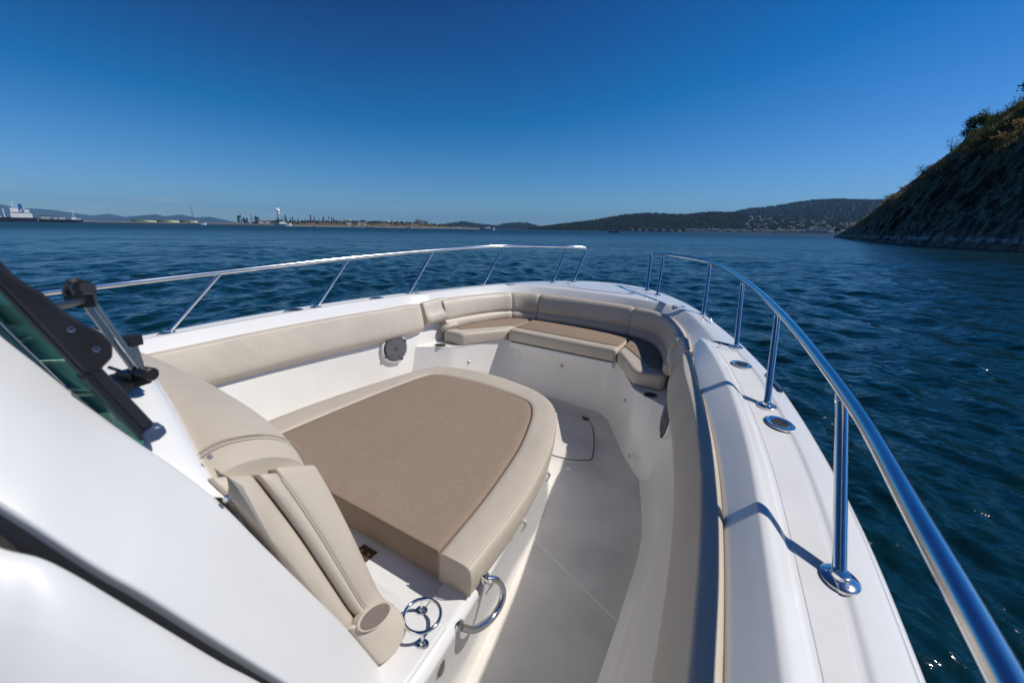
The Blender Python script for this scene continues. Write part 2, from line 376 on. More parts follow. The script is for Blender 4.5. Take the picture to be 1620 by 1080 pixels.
# --- speakers in the cockpit walls
def speaker(s):
    c = np.array([.992 * s, 2.10, -.945]); ax = np.array([-.965 * s, -.22, .12])
    k = build('speaker', *lathe(c, ax, [(.112, -.06), (.112, .000), (.106, .006), (.098, .004), (.096, .0)], 40), M['gel'], boat)
    c2 = c + ax / np.linalg.norm(ax) * .003
    g = build('speaker_grille', *lathe(c2, ax, [(.093, -.01), (.095, .008), (.088, .013), (.084, .011), (.06, .013), (.03, .016), (.022, .017), (.020, .020), (.0085, .021)], 40), M['cone'], k)
    u_, v_, a_ = frame_of(ax); rb = MB()
    for i in range(25):
        t = (i - 12) / 12.5 * .082; hw = math.sqrt(max(.083 ** 2 - t * t, 1e-5))
        pc = c2 + a_ * (.0145 + .003 * (1 - abs(t) / .085)) + u_ * t
        rb.add(*tube([pc - v_ * hw, pc + v_ * hw], .0009, 6))
    rb.build('grille_ribs', M['cone2'], k)
    for a in (0.5, 2.1, 3.6, 5.2):
        pc = c2 + (u_ * math.cos(a) + v_ * math.sin(a)) * .098
        build('clip', *lathe(pc, ax, [(.012, -.002), (.012, .010), (.009, .013)], 12), M['cone'], k)
    lg = c2 + a_ * .0165 - u_ * .055 + v_ * .028 * s
    build('logo_plate', [lg + u_ * .011, lg - u_ * .009 + v_ * .012, lg - u_ * .009 - v_ * .012, lg + u_ * .011 + a_ * .002, lg - u_ * .009 + v_ * .012 + a_ * .002, lg - u_ * .009 - v_ * .012 + a_ * .002],
          [(0, 1, 2), (3, 5, 4), (0, 3, 4, 1), (1, 4, 5, 2), (2, 5, 3, 0)], M['brush'], k, smooth=0)
for s in (1, -1): speaker(s)

# --- deck fittings
def on_deck(x, y, lift=0): return np.array([x, y, sheer(y) - .004 + lift])
def rod_holder(x, y, s, ang):
    c = on_deck(x, y, .002); a = math.atan2(.5, 1)
    ud = (math.sin(R(ang)) * s, math.cos(R(ang)), 0)
    k = build('rod_holder', *lathe(c, (0, 0, 1), [(.044, -.004), (.045, .003), (.041, .0055), (.030, .0045), (.0265, .003), (.025, -.02)], 36, sx=1.3, cap=False, udir=ud), M['steel'], boat)
    build('holder_well', *lathe(c + np.array([0, 0, .0018]), (0, 0, 1), [(.027, 0), (.025, .001), (.0235, -.001), (.023, -.0008), (.001, -.0006)], 30, sx=1.3, udir=ud), M['rub'], k)  # nearly flat disc, the dark of the hole is in its colour
    for q in (0, 2.1, 4.2):
        u_ = np.array(ud); v_ = np.cross((0, 0, 1), u_)
        pc = c + u_ * math.cos(q) * .036 * 1.3 + v_ * math.sin(q) * .036
        build('screw_head', *lathe(pc + np.array([0, 0, .004]), (0, 0, 1), [(.0045, 0), (.004, .0022), (.002, .0028)], 10), M['steel'], k)
for s in (1, -1):
    rod_holder(1.405 * s, 1.592, s, -18); rod_holder(1.275 * s, 2.202, s, -25); rod_holder(.80 * s, 3.50, s, -35)
# pop-up cleats, deck eyes, nav light
for (x, y, a) in ((.33, 3.86, .2), (-.36, 3.95, -.5), (.10, 4.25, .1)):
    c = on_deck(x, y, .004)
    k = build('pop_up_cleat', *lathe(c, (0, 0, 1), [(.018, -.003), (.018, .003), (.015, .005), (.010, .003)], 20, sx=2.2, udir=(math.cos(a), math.sin(a), 0)), M['steel'], boat)
for (x, y) in ((1.165, 2.47), (1.105, 2.40)):
    build('deck_snap', *lathe(on_deck(x, y, .012), (0, 0, 1), [(.008, -.003), (.008, .005), (.005, .008)], 12), M['brush'], boat)
for s in (1, -1):    # raised non-skid field between the mouldings
    rows = []
    for O, G in list(zip(aO, aG))[:-2]:
        d = G - O; d = d / np.linalg.norm(d); z = sheer(O[1]) - .0065
        p, q = O + d * .098, G - d * .066
        rows.append([(p[0] * s, p[1], z - .002), (p[0] * s, p[1], z + .0016), (*((p + q) / 2 * np.array([s, 1])), z + .0020), (q[0] * s, q[1], z + .0016), (q[0] * s, q[1], z - .002)])
    build('nonskid_field', *loft(rows), M['gelns'], boat, smooth=20)
tbn = MB()
for yy in (3.12, 3.17): pass
tbn.add(*tube([(1.075, 3.06, sheer(3) - .0), (1.07, 3.08, sheer(3) + .018), (1.02, 3.22, sheer(3.2) + .018), (1.015, 3.24, sheer(3.2))], .006, 8)); tbn.build('bow_cleat', M['steel'], boat)
build('side_light', *slab([(1.425, 1.93), (1.435, 1.93), (1.385, 2.12), (1.375, 2.12)], -.625, -.602, .004, 2), M['blue'], boat)
# anchor locker lid: thin joints around it
def strip(P, w, z, name, m, parent, h=.0012):
    mb = MB()
    for a, b in zip(P[:-1], P[1:]):
        a = np.array(a, float); b = np.array(b, float); d = b - a; L = np.linalg.norm(d); n2 = np.array([-d[1], d[0]]) / L * w / 2
        q = [a + n2, b + n2, b - n2, a - n2]
        zz = [z(p[0], p[1]) if callable(z) else z for p in q]
        Vv = [(*p, k - .002) for p, k in zip(q, zz)] + [(*p, k + h) for p, k in zip(q, zz)]
        mb.add(Vv, [(0, 1, 2, 3), (4, 7, 6, 5), (0, 4, 5, 1), (1, 5, 6, 2), (2, 6, 7, 3), (3, 7, 4, 0)])
    return mb.build(name, m, parent, smooth=0)
dz = lambda x, y: sheer(4.0) + .0005
strip([(-.36, 3.80), (-.15, 3.755), (.15, 3.755), (.36, 3.79)], .005, dz, 'locker_joint', M['groove'], boat)
strip([(.36, 3.79), (.33, 4.05), (.14, 4.36)], .003, dz, 'locker_joint', M['liner'], boat)
strip([(-.36, 3.80), (-.33, 4.05), (-.14, 4.36)], .003, dz, 'locker_joint', M['liner'], boat)

# --- bow rails
RB_ = [(1.475, .905), (1.37, 1.732), (1.245, 2.523), (1.005, 3.307), (.545, 3.96), (.40, 4.20)]
RT_ = [(1.459, 1.195, -.350), (1.36, 2.02, -.296), (1.213, 2.80, -.252), (.97, 3.61, -.210), (.51, 4.20, -.200)]
def bow_rail(s):
    rt = [(1.43, -1.0, -.48), (1.465, -.3, -.438), (1.475, .3, -.400), (1.474, .7, -.378)] + RT_ + [(.40, 4.35, -.204)]
    P = list(catmull(rt, 8))
    e = fillet([P[-1], (.352, 4.42, -.206), (.40, 4.19, sheer(4.2) - .004)], .05, 8)
    # kink in the last leg as in the real rail
    P = P + [np.array(p) for p in e[1:]]
    P = [(p[0] * s, p[1], p[2]) for p in P]
    r_ = build('bow_rail', *tube(P, .0155, 16), M['steel'], boat, smooth=60)
    for i, (b, t) in enumerate(zip(RB_, RT_ + [None])):
        base = np.array([b[0] * s, b[1], sheer(b[1]) - .006])
        mb = MB()
        if t is not None:
            tp = np.array([t[0] * s, t[1], t[2] - .010]); mb.add(*tube([base, tp], .0128, 14)); ax = tp - base
            mb.add(*tube([tp - (tp - base) * .05, tp], .0142, 14))
        fl = on_deck(b[0] * s, b[1], .001)
        mb.add(*lathe(fl, (0, 0, 1), [(.034, -.003), (.034, .003), (.029, .0065), (.017, .009), (.0155, .016), (.013, .017)], 28, sx=1.15, udir=(0, 1, 0)))
        for q in (.9, 3.0, 5.1):
            mb.add(*lathe(fl + np.array([math.cos(q) * .025, math.sin(q) * .028, .004]), (0, 0, 1), [(.005, 0), (.0045, .003), (.002, .0042)], 10))
        mb.build('stanchion', M['steel'], r_, smooth=50)
    # aft stanchion beyond the picture
    return r_
for s in (1, -1): bow_rail(s)

# --- lounge base (carries the sun pad) on the cockpit sole
PAD_O = [(-.50, .70), (-.52, .88), (-.51, 1.20), (-.47, 1.53), (-.43, 1.74), (-.375, 1.865), (-.20, 1.935), (0, 1.955), (.16, 1.935), (.30, 1.90), (.42, 1.83), (.51, 1.72), (.575, 1.57), (.635, 1.38), (.68, 1.16), (.705, .93), (.712, .70)]
PAD_I = [(-.355, .70), (-.36, .88), (-.358, 1.20), (-.345, 1.50), (-.325, 1.68), (-.285, 1.742), (-.20, 1.768), (0, 1.785), (.15, 1.772), (.265, 1.752), (.36, 1.712), (.425, 1.61), (.475, 1.47), (.52, 1.31), (.555, 1.12), (.582, .92), (.60, .70)]
pO, pI = catmull(PAD_O, 5), catmull(PAD_I, 5)
LBT = [(-.50, .60), (-.50, 1.2), (-.44, 1.66), (-.33, 1.86), (0, 1.92), (.25, 1.88), (.46, 1.72), (.58, 1.45), (.655, 1.12), (.70, .85), (.728, .60), (.738, .45), (.735, .2), (.73, -.6)]
LBB = [(-.50, .60), (-.50, 1.2), (-.44, 1.75), (-.33, 2.04), (0, 2.12), (.25, 2.10), (.42, 1.93), (.52, 1.65), (.585, 1.28), (.64, .90), (.665, .70), (.68, .45), (.685, .2), (.69, -.6)]
lt, lb_ = catmull(LBT, 5), catmull(LBB, 5); rows = []
for a, b in zip(lt, lb_):
    c0 = np.array([0, min(a[1], 1.0)]); d = c0 - a; d /= max(np.linalg.norm(d), .1)
    P = [(*b, FZ - .004), (*(b * .93 + a * .07), FZ + .03), (*(b * .18 + a * .82), -1.06), (*a, -.998), (*(a + d * .022), -.980), (*(a + d * .10), -.980)]
    rows.append(fillet([np.array(p) for p in P], [0, .03, .05, .018, .010, 0], 4))
lounge = build('lounge_base', *loft(rows), M['gel'], boat, smooth=45)
# ring deck and channel behind the pad
dk = [(-.55, .20), (.715, .20), (.716, .45), (.708, .60), (-.55, .60)]
build('step_deck', *slab(densify(dk, .2), -1.02, -.970, .008, 3), M['gelns'], boat, smooth=35)
build('pad_shelf', *slab(densify([(-.5, .595), (.705, .60), (.69, .78), (.45, 1.4), (-.45, 1.4), (-.5, .78)], .3), -1.03, -.992, .004, 2), M['gel'], boat)
build('shelf_gap', *slab([(-.5, .604), (.60, .603), (.60, .607), (-.5, .607)], -.993, -.9905, .0008, 1), M['groove'], boat)
build('hinge_plate', *slab([(.31, .60), (.37, .60), (.37, .685), (.31, .685)], -.993, -.989, .0012, 2), M['brass'], boat)
for (x, y) in ((.325, .62), (.355, .62), (.325, .665), (.355, .665)):
    build('screw_head', *lathe((x, y, -.989), (0, 0, 1), [(.005, 0), (.004, .0016), (.002, .002)], 10), M['brush'], boat)
build('wire_loom', *tube([(.27, .575, -.966), (.30, .565, -.964), (.33, .58, -.966)], .007, 8), M['blue'], boat)
# ring drink holder
rg = build('ring_drink_holder', *tube([(.659 + .045 * math.cos(a), .567 + .045 * math.sin(a), -.933) for a in np.linspace(0, 2 * math.pi, 40, endpoint=False)], .0042, 12, closed=True), M['steel'], boat, smooth=60)
for (x, y) in ((.629, .598), (.689, .534)):
    mb = MB(); mb.add(*tube([(x, y, -.969), (x, y, -.934)], .0035, 10)); mb.add(*lathe((x, y, -.9695), (0, 0, 1), [(.013, 0), (.0125, .002), (.006, .0032), (.004, .007)], 20, sx=1.25, udir=(1, .3, 0)))
    for q in (-1, 1): mb.add(*lathe((x + q * .010, y + q * .003, -.9675), (0, 0, 1), [(.0028, 0), (.002, .0015)], 8))
    mb.build('ring_leg', M['steel'], rg)
# grab handle, latch and fitting on the lounge side
gh = fillet([np.array(p) for p in ((.722, .765, -.965), (.742, .79, -.975), (.766, .795, -1.02), (.766, .745, -1.05), (.752, .67, -1.035), (.728, .635, -1.0))], .04, 6)
g = build('grab_handle', *tube(gh, .0098, 14), M['steel'], boat, smooth=60)
for p in (gh[0], gh[-1]): build('handle_foot', *lathe(np.array(p) + (-.006, 0, 0), (1, 0, .1), [(.017, 0), (.016, .004), (.010, .009)], 18), M['steel'], g)
build('push_latch', *lathe((.722, .56, -1.05), (1, 0, .12), [(.013, -.004), (.013, .003), (.010, .006), (.007, .005)], 24, sx=1.9, udir=(0, .25, 1)), M['brush'], boat)
mb = MB(); mb.add(*lathe((.716, .455, -1.10), (1, 0, .1), [(.020, -.004), (.020, .004), (.012, .010), (.010, .020), (.006, .024)], 20)); mb.add(*tube([(.73, .44, -1.085), (.75, .46, -1.095), (.755, .50, -1.115)], .006, 8))
mb.build('hatch_fastener', M['steel'], boat)
# lanyards that tie the pad down
def lanyard(x, y, z, n):
    mb = MB(); P = [(x - n[0] * .012, y - n[1] * .012, z + .012), (x + n[0] * .010, y + n[1] * .010, z - .002), (x + n[0] * .012, y + n[1] * .012 + .006, z - .022), (x + n[0] * .006, y + n[1] * .006 - .004, z - .040)]
    mb.add(*tube(catmull(P, 5), .0028, 7)); mb.add(*tube(catmull([(q[0], q[1] + .010, q[2]) for q in P], 5), .0024, 7))
    mb.add(*lathe((P[1][0], P[1][1] + .004, P[1][2]), n + (0,), [(.007, -.003), (.008, .002), (.004, .006)], 10))
    return mb.build('tie_cord', M['cordm'], lounge)
for (x, y) in ((.722, .755), (.693, 1.02), (.645, 1.32)): lanyard(x, y, -.965, (.95, .3))

# ================================================================== CONSOLE
con = empty('console', (0, 0, 0)); con.parent = boat
# shoulder: A upper edge (by windscreen and backrest), then a bulging band down to the recess
A_ = [(.385, .075, -.055), (.40, .106, -.141), (.415, .125, -.192), (.43, .142, -.237), (.45, .163, -.282), (.475, .187, -.326), (.50, .214, -.373), (.54, .246, -.439), (.565, .283, -.535), (.588, .330, -.653), (.607, .386, -.792), (.630, .455, -.973)]
B_ = [(.59, .022, -.20), (.61, .028, -.245), (.63, .041, -.275), (.65, .057, -.306), (.665, .075, -.346), (.675, .090, -.378), (.685, .107, -.412), (.70, .148, -.507), (.715, .203, -.633), (.722, .25, -.74), (.728, .31, -.87), (.732, .38, -1.0)]
a_c, b_c = catmull(A_, 8), catmull(B_, 8); rows = []
for a, b in zip(a_c, b_c):
    m_ = (a + b) / 2; d = b - a; L = np.linalg.norm(d)
    bul = np.array([.62, -.22, .42]) * L * .16
    P = [a + (-.05, .010, -.05), a + (-.003, 0, -.008), a + d * .04 + bul * .06, a + d * .28 + bul * .62, m_ + bul * 1.0, a + d * .76 + bul * .75, a + d * .93 + bul * .25, b, b + (-.05, -.01, -.05)]
    rows.append(fillet([np.array(p) for p in P], [0, .006, .012, .05, .05, .04, .02, .012, 0], 3))
build('shoulder_moulding', *loft(rows), M['gelm'], con, smooth=60)
# recess under the shoulder, its shade put into a dark colour, and the lower side moulding
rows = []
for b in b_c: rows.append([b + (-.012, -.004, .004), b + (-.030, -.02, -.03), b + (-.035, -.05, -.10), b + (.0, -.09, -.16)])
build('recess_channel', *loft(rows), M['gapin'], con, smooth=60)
C_ = [(.62, .010, -.21), (.64, .018, -.262), (.66, .033, -.290), (.675, .051, -.309), (.685, .065, -.334), (.694, .087, -.384), (.705, .114, -.446), (.715, .150, -.530), (.722, .187, -.611), (.73, .235, -.73), (.736, .30, -.88), (.74, .37, -1.03)]
c_c = catmull(C_, 8); rows = []
for i, c in enumerate(c_c):
    t = i / (len(c_c) - 1)
    P = [c + (-.05, -.03, -.06), c + (-.002, 0, -.004), c + (.028, -.006, -.030), c + (.05, -.03, -.07), c + (.066, -.07, -.14), c + (.075, -.14, -.24), c + (.06, -.25, -.40), c + (.0, -.40, -.60)]
    P[5:] = [(p[0], p[1], max(p[2], FZ)) for p in P[5:]]
    rows.append(fillet([np.array(p) for p in P], [0, .012, .03, .04, .05, .05, .05, 0], 3))
build('side_moulding', *loft(rows), M['gelm'], con, smooth=60)
# console top ahead of the windscreen
K_ = [(-.05, .30, -.265), (.10, .290, -.275), (.20, .282, -.29), (.30, .268, -.315), (.39, .252, -.345), (.455, .243, -.375), (.50, .243, -.405), (.53, .245, -.428)]
K_ = [(.06 - 1.0, .20, -.34), (-.45, .285, -.285)] + K_
rows = []
for k in catmull(K_, 5):
    k = np.array(k); q = min(1, max(0, (k[0] + .1) / .6))
    P = [k + (0, -.47, -1.05), k + (0, -.45, -.06), k + (0, -.20, -.02), k + (0, -.07, .0), k, k + (0, .028, -.05), k + (0, .035, -.2)]
    rows.append(fillet([np.array(p) for p in P], [0, .05, .06, .05, .035, .03, 0], 4))
build('console_top', *loft(rows), M['gel'], con, smooth=60)
# console front panel behind the backrest, closing the body to the deck
build('console_front', *loft([[(x, .27, -.42), (x, .30, -.55), (x, .43, -.975)] for x in np.linspace(-.6, .56, 8)]), M['gel'], con)
# windscreen glass and its black frame
WA = np.array([.450, .199, -.337]); WD = np.array([.45, .106, -.096]) - np.array([.45, .196, -.332])   # raked starboard edge
def wpt(t, off=(0, 0, 0)): return WA + WD * t + np.array(off)
ws = empty('windscreen', (0, 0, 0)); ws.parent = con
rows = []
for t in np.linspace(0, 1.3, 22):
    a = a_c[int(round(max(0, 40 - t * 32)))] + np.array([-.006, .002, -.012]); p = wpt(t, (.0, 0, .0)) + (0, .004, .0)
    rows.append([a, a * .5 + p * .5, p])
build('glass_pane', *loft(rows), M['glass'], ws, smooth=60)
Wn = np.cross(WD, (1, 0, 0)); Wn /= np.linalg.norm(Wn)
if Wn[1] < 0: Wn = -Wn
def barseg(t0, t1, w0, w1, th, o0=0, o1=0):   # bar following the raked edge: w across (forward/up), th sideways
    rows = []
    for t, w, o_ in ((t0, w0, o0), (t1, w1, o1)):
        p = wpt(t) + Wn * o_; rows.append([p + (-th / 2, 0, 0), p + (th / 2, 0, 0), p + (th / 2, 0, 0) + Wn * w, p + (-th / 2, 0, 0) + Wn * w])
    return loft(rows, closed=True, caps=True)
mb = MB(); mb.add(*barseg(.02, 1.5, .009, .010, .012, -.004, -.004)); mb.add(*barseg(.06, 1.5, .016, .010, .013, .0035, .0035)); mb.add(*barseg(.03, .5, .004, .004, .03, -.006, -.006))
fo = mb.build('windscreen_frame', M['alu'], ws, smooth=30)
bv = fo.modifiers.new('b', 'BEVEL'); bv.width = .0022; bv.segments = 2
# hinge bracket: traced outline in the (t, Wn) plane given thickness
def plate(out, th, name, m, parent, x=0.0, bev=.003):
    n = len(out); V = []
    for sx in (-th / 2, th / 2):
        for t, w in out: V.append(wpt(t) + Wn * w + np.array([sx + x, 0, 0]))
    F = [tuple(range(n)), tuple(range(2 * n - 1, n - 1, -1))] + [(i, (i + 1) % n, n + (i + 1) % n, n + i) for i in range(n)]
    o = build(name, V, F, m, parent, smooth=30); b_ = o.modifiers.new('b', 'BEVEL'); b_.width = bev; b_.segments = 2; return o
plate([(.50, .0), (.49, .016), (.52, .034), (.58, .043), (.66, .043), (.76, .032), (.86, .026), (.94, .024), (1.0, .018), (1.12, .012), (1.5, .008), (1.5, .0)], .018, 'hinge_bracket', M['black'], ws, bev=.006)
for t, w in ((.60, .026), (.74, .020)):
    c = wpt(t) + Wn * w + np.array([.0095, 0, 0]); build('bracket_screw', *lathe(c, (1, 0, 0), [(.0042, -.002), (.0042, .0006), (.003, .0004), (.001, -.001)], 14), M['cap'], ws)
plate([(-.02, -.006), (-.040, .010), (-.028, .024), (.03, .026), (.055, .016), (.045, -.004)], .024, 'frame_end_cap', M['cap'], ws, bev=.004)
# hatch stay with its knob
st = empty('window_stay', (0, 0, 0)); st.parent = con
p0 = np.array([.298, .208, -.138]); p1 = np.array([.312, .250, -.282])
rod = MB(); dd = np.array([.0055, .004, 0])
rod.add(*tube([p0 - dd, p1 - dd + (0, .0, 0)], .0042, 10)); rod.add(*tube([p0 + dd, p1 + dd], .0042, 10)); rod.build('stay_rod', M['brush'], st, smooth=60)
mb = MB(); mb.add(*lathe(p0 + (-.012, 0, .006), (1, .2, .25), [(.005, -.024), (.013, -.022), (.015, -.010), (.009, -.006), (.009, .0), (.014, .004), (.015, .014), (.009, .020)], 9)); mb.add(*box(p0 + (-.010, -.004, -.004), (.040, .014, .014), .3)); mb.add(*box(p0 + (.012, -.002, -.006), (.022, .022, .020), -.4)); mb.add(*lathe(p0 + (-.03, 0, .012), (1, .2, .1), [(.004, -.012), (.011, -.010), (.012, .006), (.006, .010)], 8))
mb.add(*tube([wpt(.86) + Wn * .022, p0 + (.03, -.01, -.004), p0 + (.0, 0, -.002)], .005, 8)); mb.build('stay_knob', M['black'], st, smooth=25)
mb = MB(); mb.add(*box(p1 + (-.014, .002, .060), (.022, .02, .018), .3)); mb.add(*lathe(p1 + (.012, .004, .004), (1, .3, 0), [(.011, -.022), (.012, -.02), (.012, .012), (.010, .014)], 16)); mb.add(*box(p1 + (-.018, -.006, .0), (.03, .03, .012), .3)); mb.add(*box(p1 + (-.03, -.02, -.014), (.075, .045, .010), .3)); mb.add(*tube([p1 + (-.02, -.01, .0), p1 + (-.07, -.02, .004)], .003, 6))
mb.build('stay_bracket', M['black'], st, smooth=25)
q0 = p1 + np.array([-.016, 0, .056]); mb = MB()
mb.add(*loft([[q0 + (-.012, -.004, .0), q0 + (.010, -.004, .004), q0 + (.010, .006, .004), q0 + (-.012, .006, 0)], [q0 + (-.022, -.006, -.035), q0 + (.012, -.002, -.036), q0 + (.012, .008, -.036), q0 + (-.022, .004, -.035)], [q0 + (-.010, -.006, -.058), q0 + (.012, -.002, -.056), q0 + (.012, .008, -.056), q0 + (-.010, .004, -.058)]], closed=True, caps=True))
mb.build('stay_plate', M['brush'], st, smooth=25)
build('console_snap', *lathe((.478, .262, -.395), (.3, .8, .5), [(.004, 0), (.004, .005), (.002, .007)], 12), M['brush'], con)
build('console_snap', *lathe((.556, .246, -.432), (.6, .4, .7), [(.004, -.002), (.004, .003), (.006, .005), (.002, .006)], 12), M['brush'], con)

# ================================================================== CUSHIONS (each lifts off)
def tagc(o, label, cat='cushion', group=None): return props(o, label, cat, group)
# sun pad: beige border ring and brown cloth panel
ZT, ZB = -.882, -.981
rows = []
for i, (a, b) in enumerate(zip(pO, pI)):
    a = np.array(a); b = np.array(b); d = (b - a) / np.linalg.norm(b - a)
    P = [(*(a + d * .03), ZB), (*(a + d * .004), ZB), (*(a - d * .002), ZB + .05), (*(a + d * .002), ZT - .004), (*(a + d * .04), ZT + .005), (*(b - d * .02), ZT + .004), (*b, ZT - .004), (*b, ZT - .04), (*b, ZB)]
    rows.append(fillet([np.array(p) for p in P], [0, .012, .02, .018, .03, .02, .012, .01, 0], 4))
pad = empty('sun_pad', BW((.1, 1.3, ZB))); tagc(pad, 'large sun pad with brown cloth top and beige vinyl rim on the lounge base', 'sun pad')
build('pad_border', *loft(rows, closed=True, caps=True), M['vinyl'], pad, smooth=50)
pin = inset(np.array(pI), .0025)
pan = [tuple(p) for p in pin]
build('pad_panel', *slab(pan, ZB, ZT + .003, .010, 4, crown=.003), M['cloth'], pad, smooth=50)
def ringcord(P, r_, name, m, parent): return build(name, *tube(P, r_, 6), m, parent, smooth=80)
# seams on the rim: along the outer shoulder, across it
ringcord([(*(np.array(a) + (np.array(b) - a) / np.linalg.norm(np.array(b) - a) * .0135), ZT - .0025) for a, b in zip(pO, pI)], .0011, 'rim_seam', M['seam'], pad)
for P_, zz in ((pO, 0), (pI, 0)): pass
endsec = lambda q, y_: [(q[0][0] * (1 - t) + q[1][0] * t, y_, ZT + .0045 - .006 * (abs(t - .5) * 2) ** 6) for t in np.linspace(.02, .98, 10)]
ringcord([(pO[-1][0] - .002, .699, ZB + .01), (pO[-1][0] - .001, .698, ZT - .018)] + [tuple(p) for p in endsec((pO[-1], pI[-1]), .699)] + [(pI[-1][0] + .002, .699, ZB + .01)], .0014, 'rim_piping', M['vinyl2'], pad)
a, b = pO[25], pI[25]
ringcord([(*(a * (1 - t) + b * t), ZT + .0042 - .004 * (abs(t - .5) * 2) ** 4) for t in np.linspace(.04, .96, 12)], .0010, 'rim_seam', M['seam'], pad)

# bow seats
seatgrp = 'bow seat cushions'
def cushion(poly, z0, z1, name, label, ins_poly=None, group=seatgrp, corner=.03, r=.03):
    P = []
    n = len(poly); 
    for i in range(n):
        a, b, c = np.array(poly[i - 1]), np.array(poly[i]), np.array(poly[(i + 1) % n])
        P += [tuple(p) for p in fillet([a, b, c], corner, 4)[1:-1]]
    P = densify(P, .08)
    root = empty(name, BW((*np.mean(P, 0), z0))); tagc(root, label, 'seat cushion', group)
    build('cushion_body', *slab(P, z0, z1, r, 5, rb=.015), M['vinyl'], root, smooth=60)
    if ins_poly is not None:
        Q = []
        n = len(ins_poly)
        for i in range(n):
            a, b, c = np.array(ins_poly[i - 1]), np.array(ins_poly[i]), np.array(ins_poly[(i + 1) % n])
            Q += [tuple(p) for p in fillet([a, b, c], .02, 3)[1:-1]]
        build('cloth_insert', *slab(densify(Q, .08), z1 - .01, z1 + .007, .007, 3, rb=.001), M['cloth'], root, smooth=50)
    return root
zc0, zc1 = -.974, -.872
cushion([(-.48, 2.93), (.48, 2.93), (.48, 3.46), (-.48, 3.46)], zc0, zc1, 'seat_cushion', 'wide middle seat cushion across the bow with brown cloth top', [(-.465, 3.025), (.465, 3.025), (.465, 3.45), (-.465, 3.45)])
side = [(.49, 2.93), (.70, 2.55), (.885, 2.545), (.90, 2.66), (.83, 3.0), (.74, 3.26), (.63, 3.42), (.49, 3.46)]
sidei = [(.50, 3.07), (.62, 2.90), (.775, 2.655), (.86, 2.66), (.80, 3.0), (.70, 3.24), (.60, 3.40), (.50, 3.44)]
cushion(mir(side)[::-1], zc0, zc1, 'seat_cushion', 'sunlit corner seat cushion beside the cup holder on the port side', mir(sidei)[::-1])
cushion(side, zc0, zc1, 'seat_cushion', 'half shaded corner seat cushion on the starboard side of the bow', sidei)

# backrests: a double roll swept round the bow
def swept(path, prof, name, label, group, m, seam=None, n=10, taper=.035, endr=.012, zfun=None, cat='backrest cushion'):
    P = np.array(path, float); m_ = len(P); rows = []
    L = np.concatenate([[0], np.cumsum(np.linalg.norm(np.diff(P[:, :2], axis=0), axis=1))]); T = L[-1]
    for i in range(m_):
        t = P[min(i + 1, m_ - 1)][:2] - P[max(i - 1, 0)][:2]; t /= np.linalg.norm(t)
        nn = np.array([-t[1], t[0]])
        if nn @ (np.array([0, 1.2]) - P[i][:2]) < 0: nn = -nn
        e = min(L[i], T - L[i]); k = 1 - endr * (1 - min(1, e / .02)) / .06 * 1.0
        row = []
        cx = np.mean([q[0] for q in prof]); cz = np.mean([q[1] for q in prof])
        for d, z in prof:
            dd_ = cx + (d - cx) * k; zz = cz + (z - cz) * (1 - (1 - k) * .45)
            row.append((*(P[i][:2] + nn * dd_), zz + (P[i][2] if P.shape[1] > 2 else 0)))
        rows.append(row)
    o = build(name, *loft(rows, closed=True, caps=True), m, None, smooth=60); tagc(o, label, cat, group)
    return o
def closedprof(P, rad): 
    n = len(P); out = []
    for i in range(n):
        a, b, c = np.array(P[i - 1]), np.array(P[i]), np.array(P[(i + 1) % n]); f_ = fillet([a, b, c], rad[i] if hasattr(rad, '__len__') else rad, 4)
        out += [tuple(p) for p in f_[1:-1]]
    return out
BP = closedprof([(0.006, -.69), (0.012, -.638), (.045, -.622), (.085, -.640), (.110, -.70), (.120, -.775), (.106, -.797), (.128, -.815), (.136, -.85), (.120, -.884), (.05, -.892), (.01, -.88)],
                [.01, .03, .03, .03, .04, .022, .004, .018, .02, .02, .01, .01])
def sub(path, f0, f1, n=16):
    P = np.array(path); L = np.concatenate([[0], np.cumsum(np.linalg.norm(np.diff(P, axis=0), axis=1))]); s_ = np.linspace(f0, f1, n)
    # extra end stations give the segment rounded ends
    e = .004 / L[-1]; s_ = np.concatenate([[f0 + e * .2, f0 + e, f0 + 2.5 * e], s_[1:-1], [f1 - 2.5 * e, f1 - e, f1 - e * .2]])
    return [tuple(np.interp(q * L[-1], L, P[:, k]) for k in range(P.shape[1])) for q in s_]
FBf = catmull([(1.0, 2.60), (.955, 2.88), (.87, 3.16), (.78, 3.33), (.66, 3.45), (.52, 3.515), (.40, 3.54), (.20, 3.565), (0, 3.57)], 8)
full = np.array(list(FBf) + mir(FBf[:-1])[::-1])
Lf = np.concatenate([[0], np.cumsum(np.linalg.norm(np.diff(full, axis=0), axis=1))]); Lf /= Lf[-1]
def frac(x, y): return Lf[np.argmin(np.hypot(full[:, 0] - x, full[:, 1] - y))]
bg_ = 'bow backrest rolls'
f1 = frac(.47, 3.53); f2 = frac(-.47, 3.53); f3 = frac(-.73, 3.38)
swept(sub(full, .0, f1, 30), BP, 'backrest_cushion', 'backrest cushion bending round the starboard corner of the bow', bg_, M['vinyl'])
swept(sub(full, f1 + .001, f2 - .001, 24), BP, 'backrest_cushion', 'long straight backrest cushion at the middle of the bow', bg_, M['vinyl'])
swept(sub(full, f2 + .001, f3, 12), BP, 'backrest_cushion', 'short narrow backrest cushion filling the port corner of the bow', bg_, M['vinyl'])
swept(sub(full, f3 + .001, 1.0, 20), BP, 'backrest_cushion', 'sunlit backrest cushion above the port corner seat', bg_, M['vinyl2'])
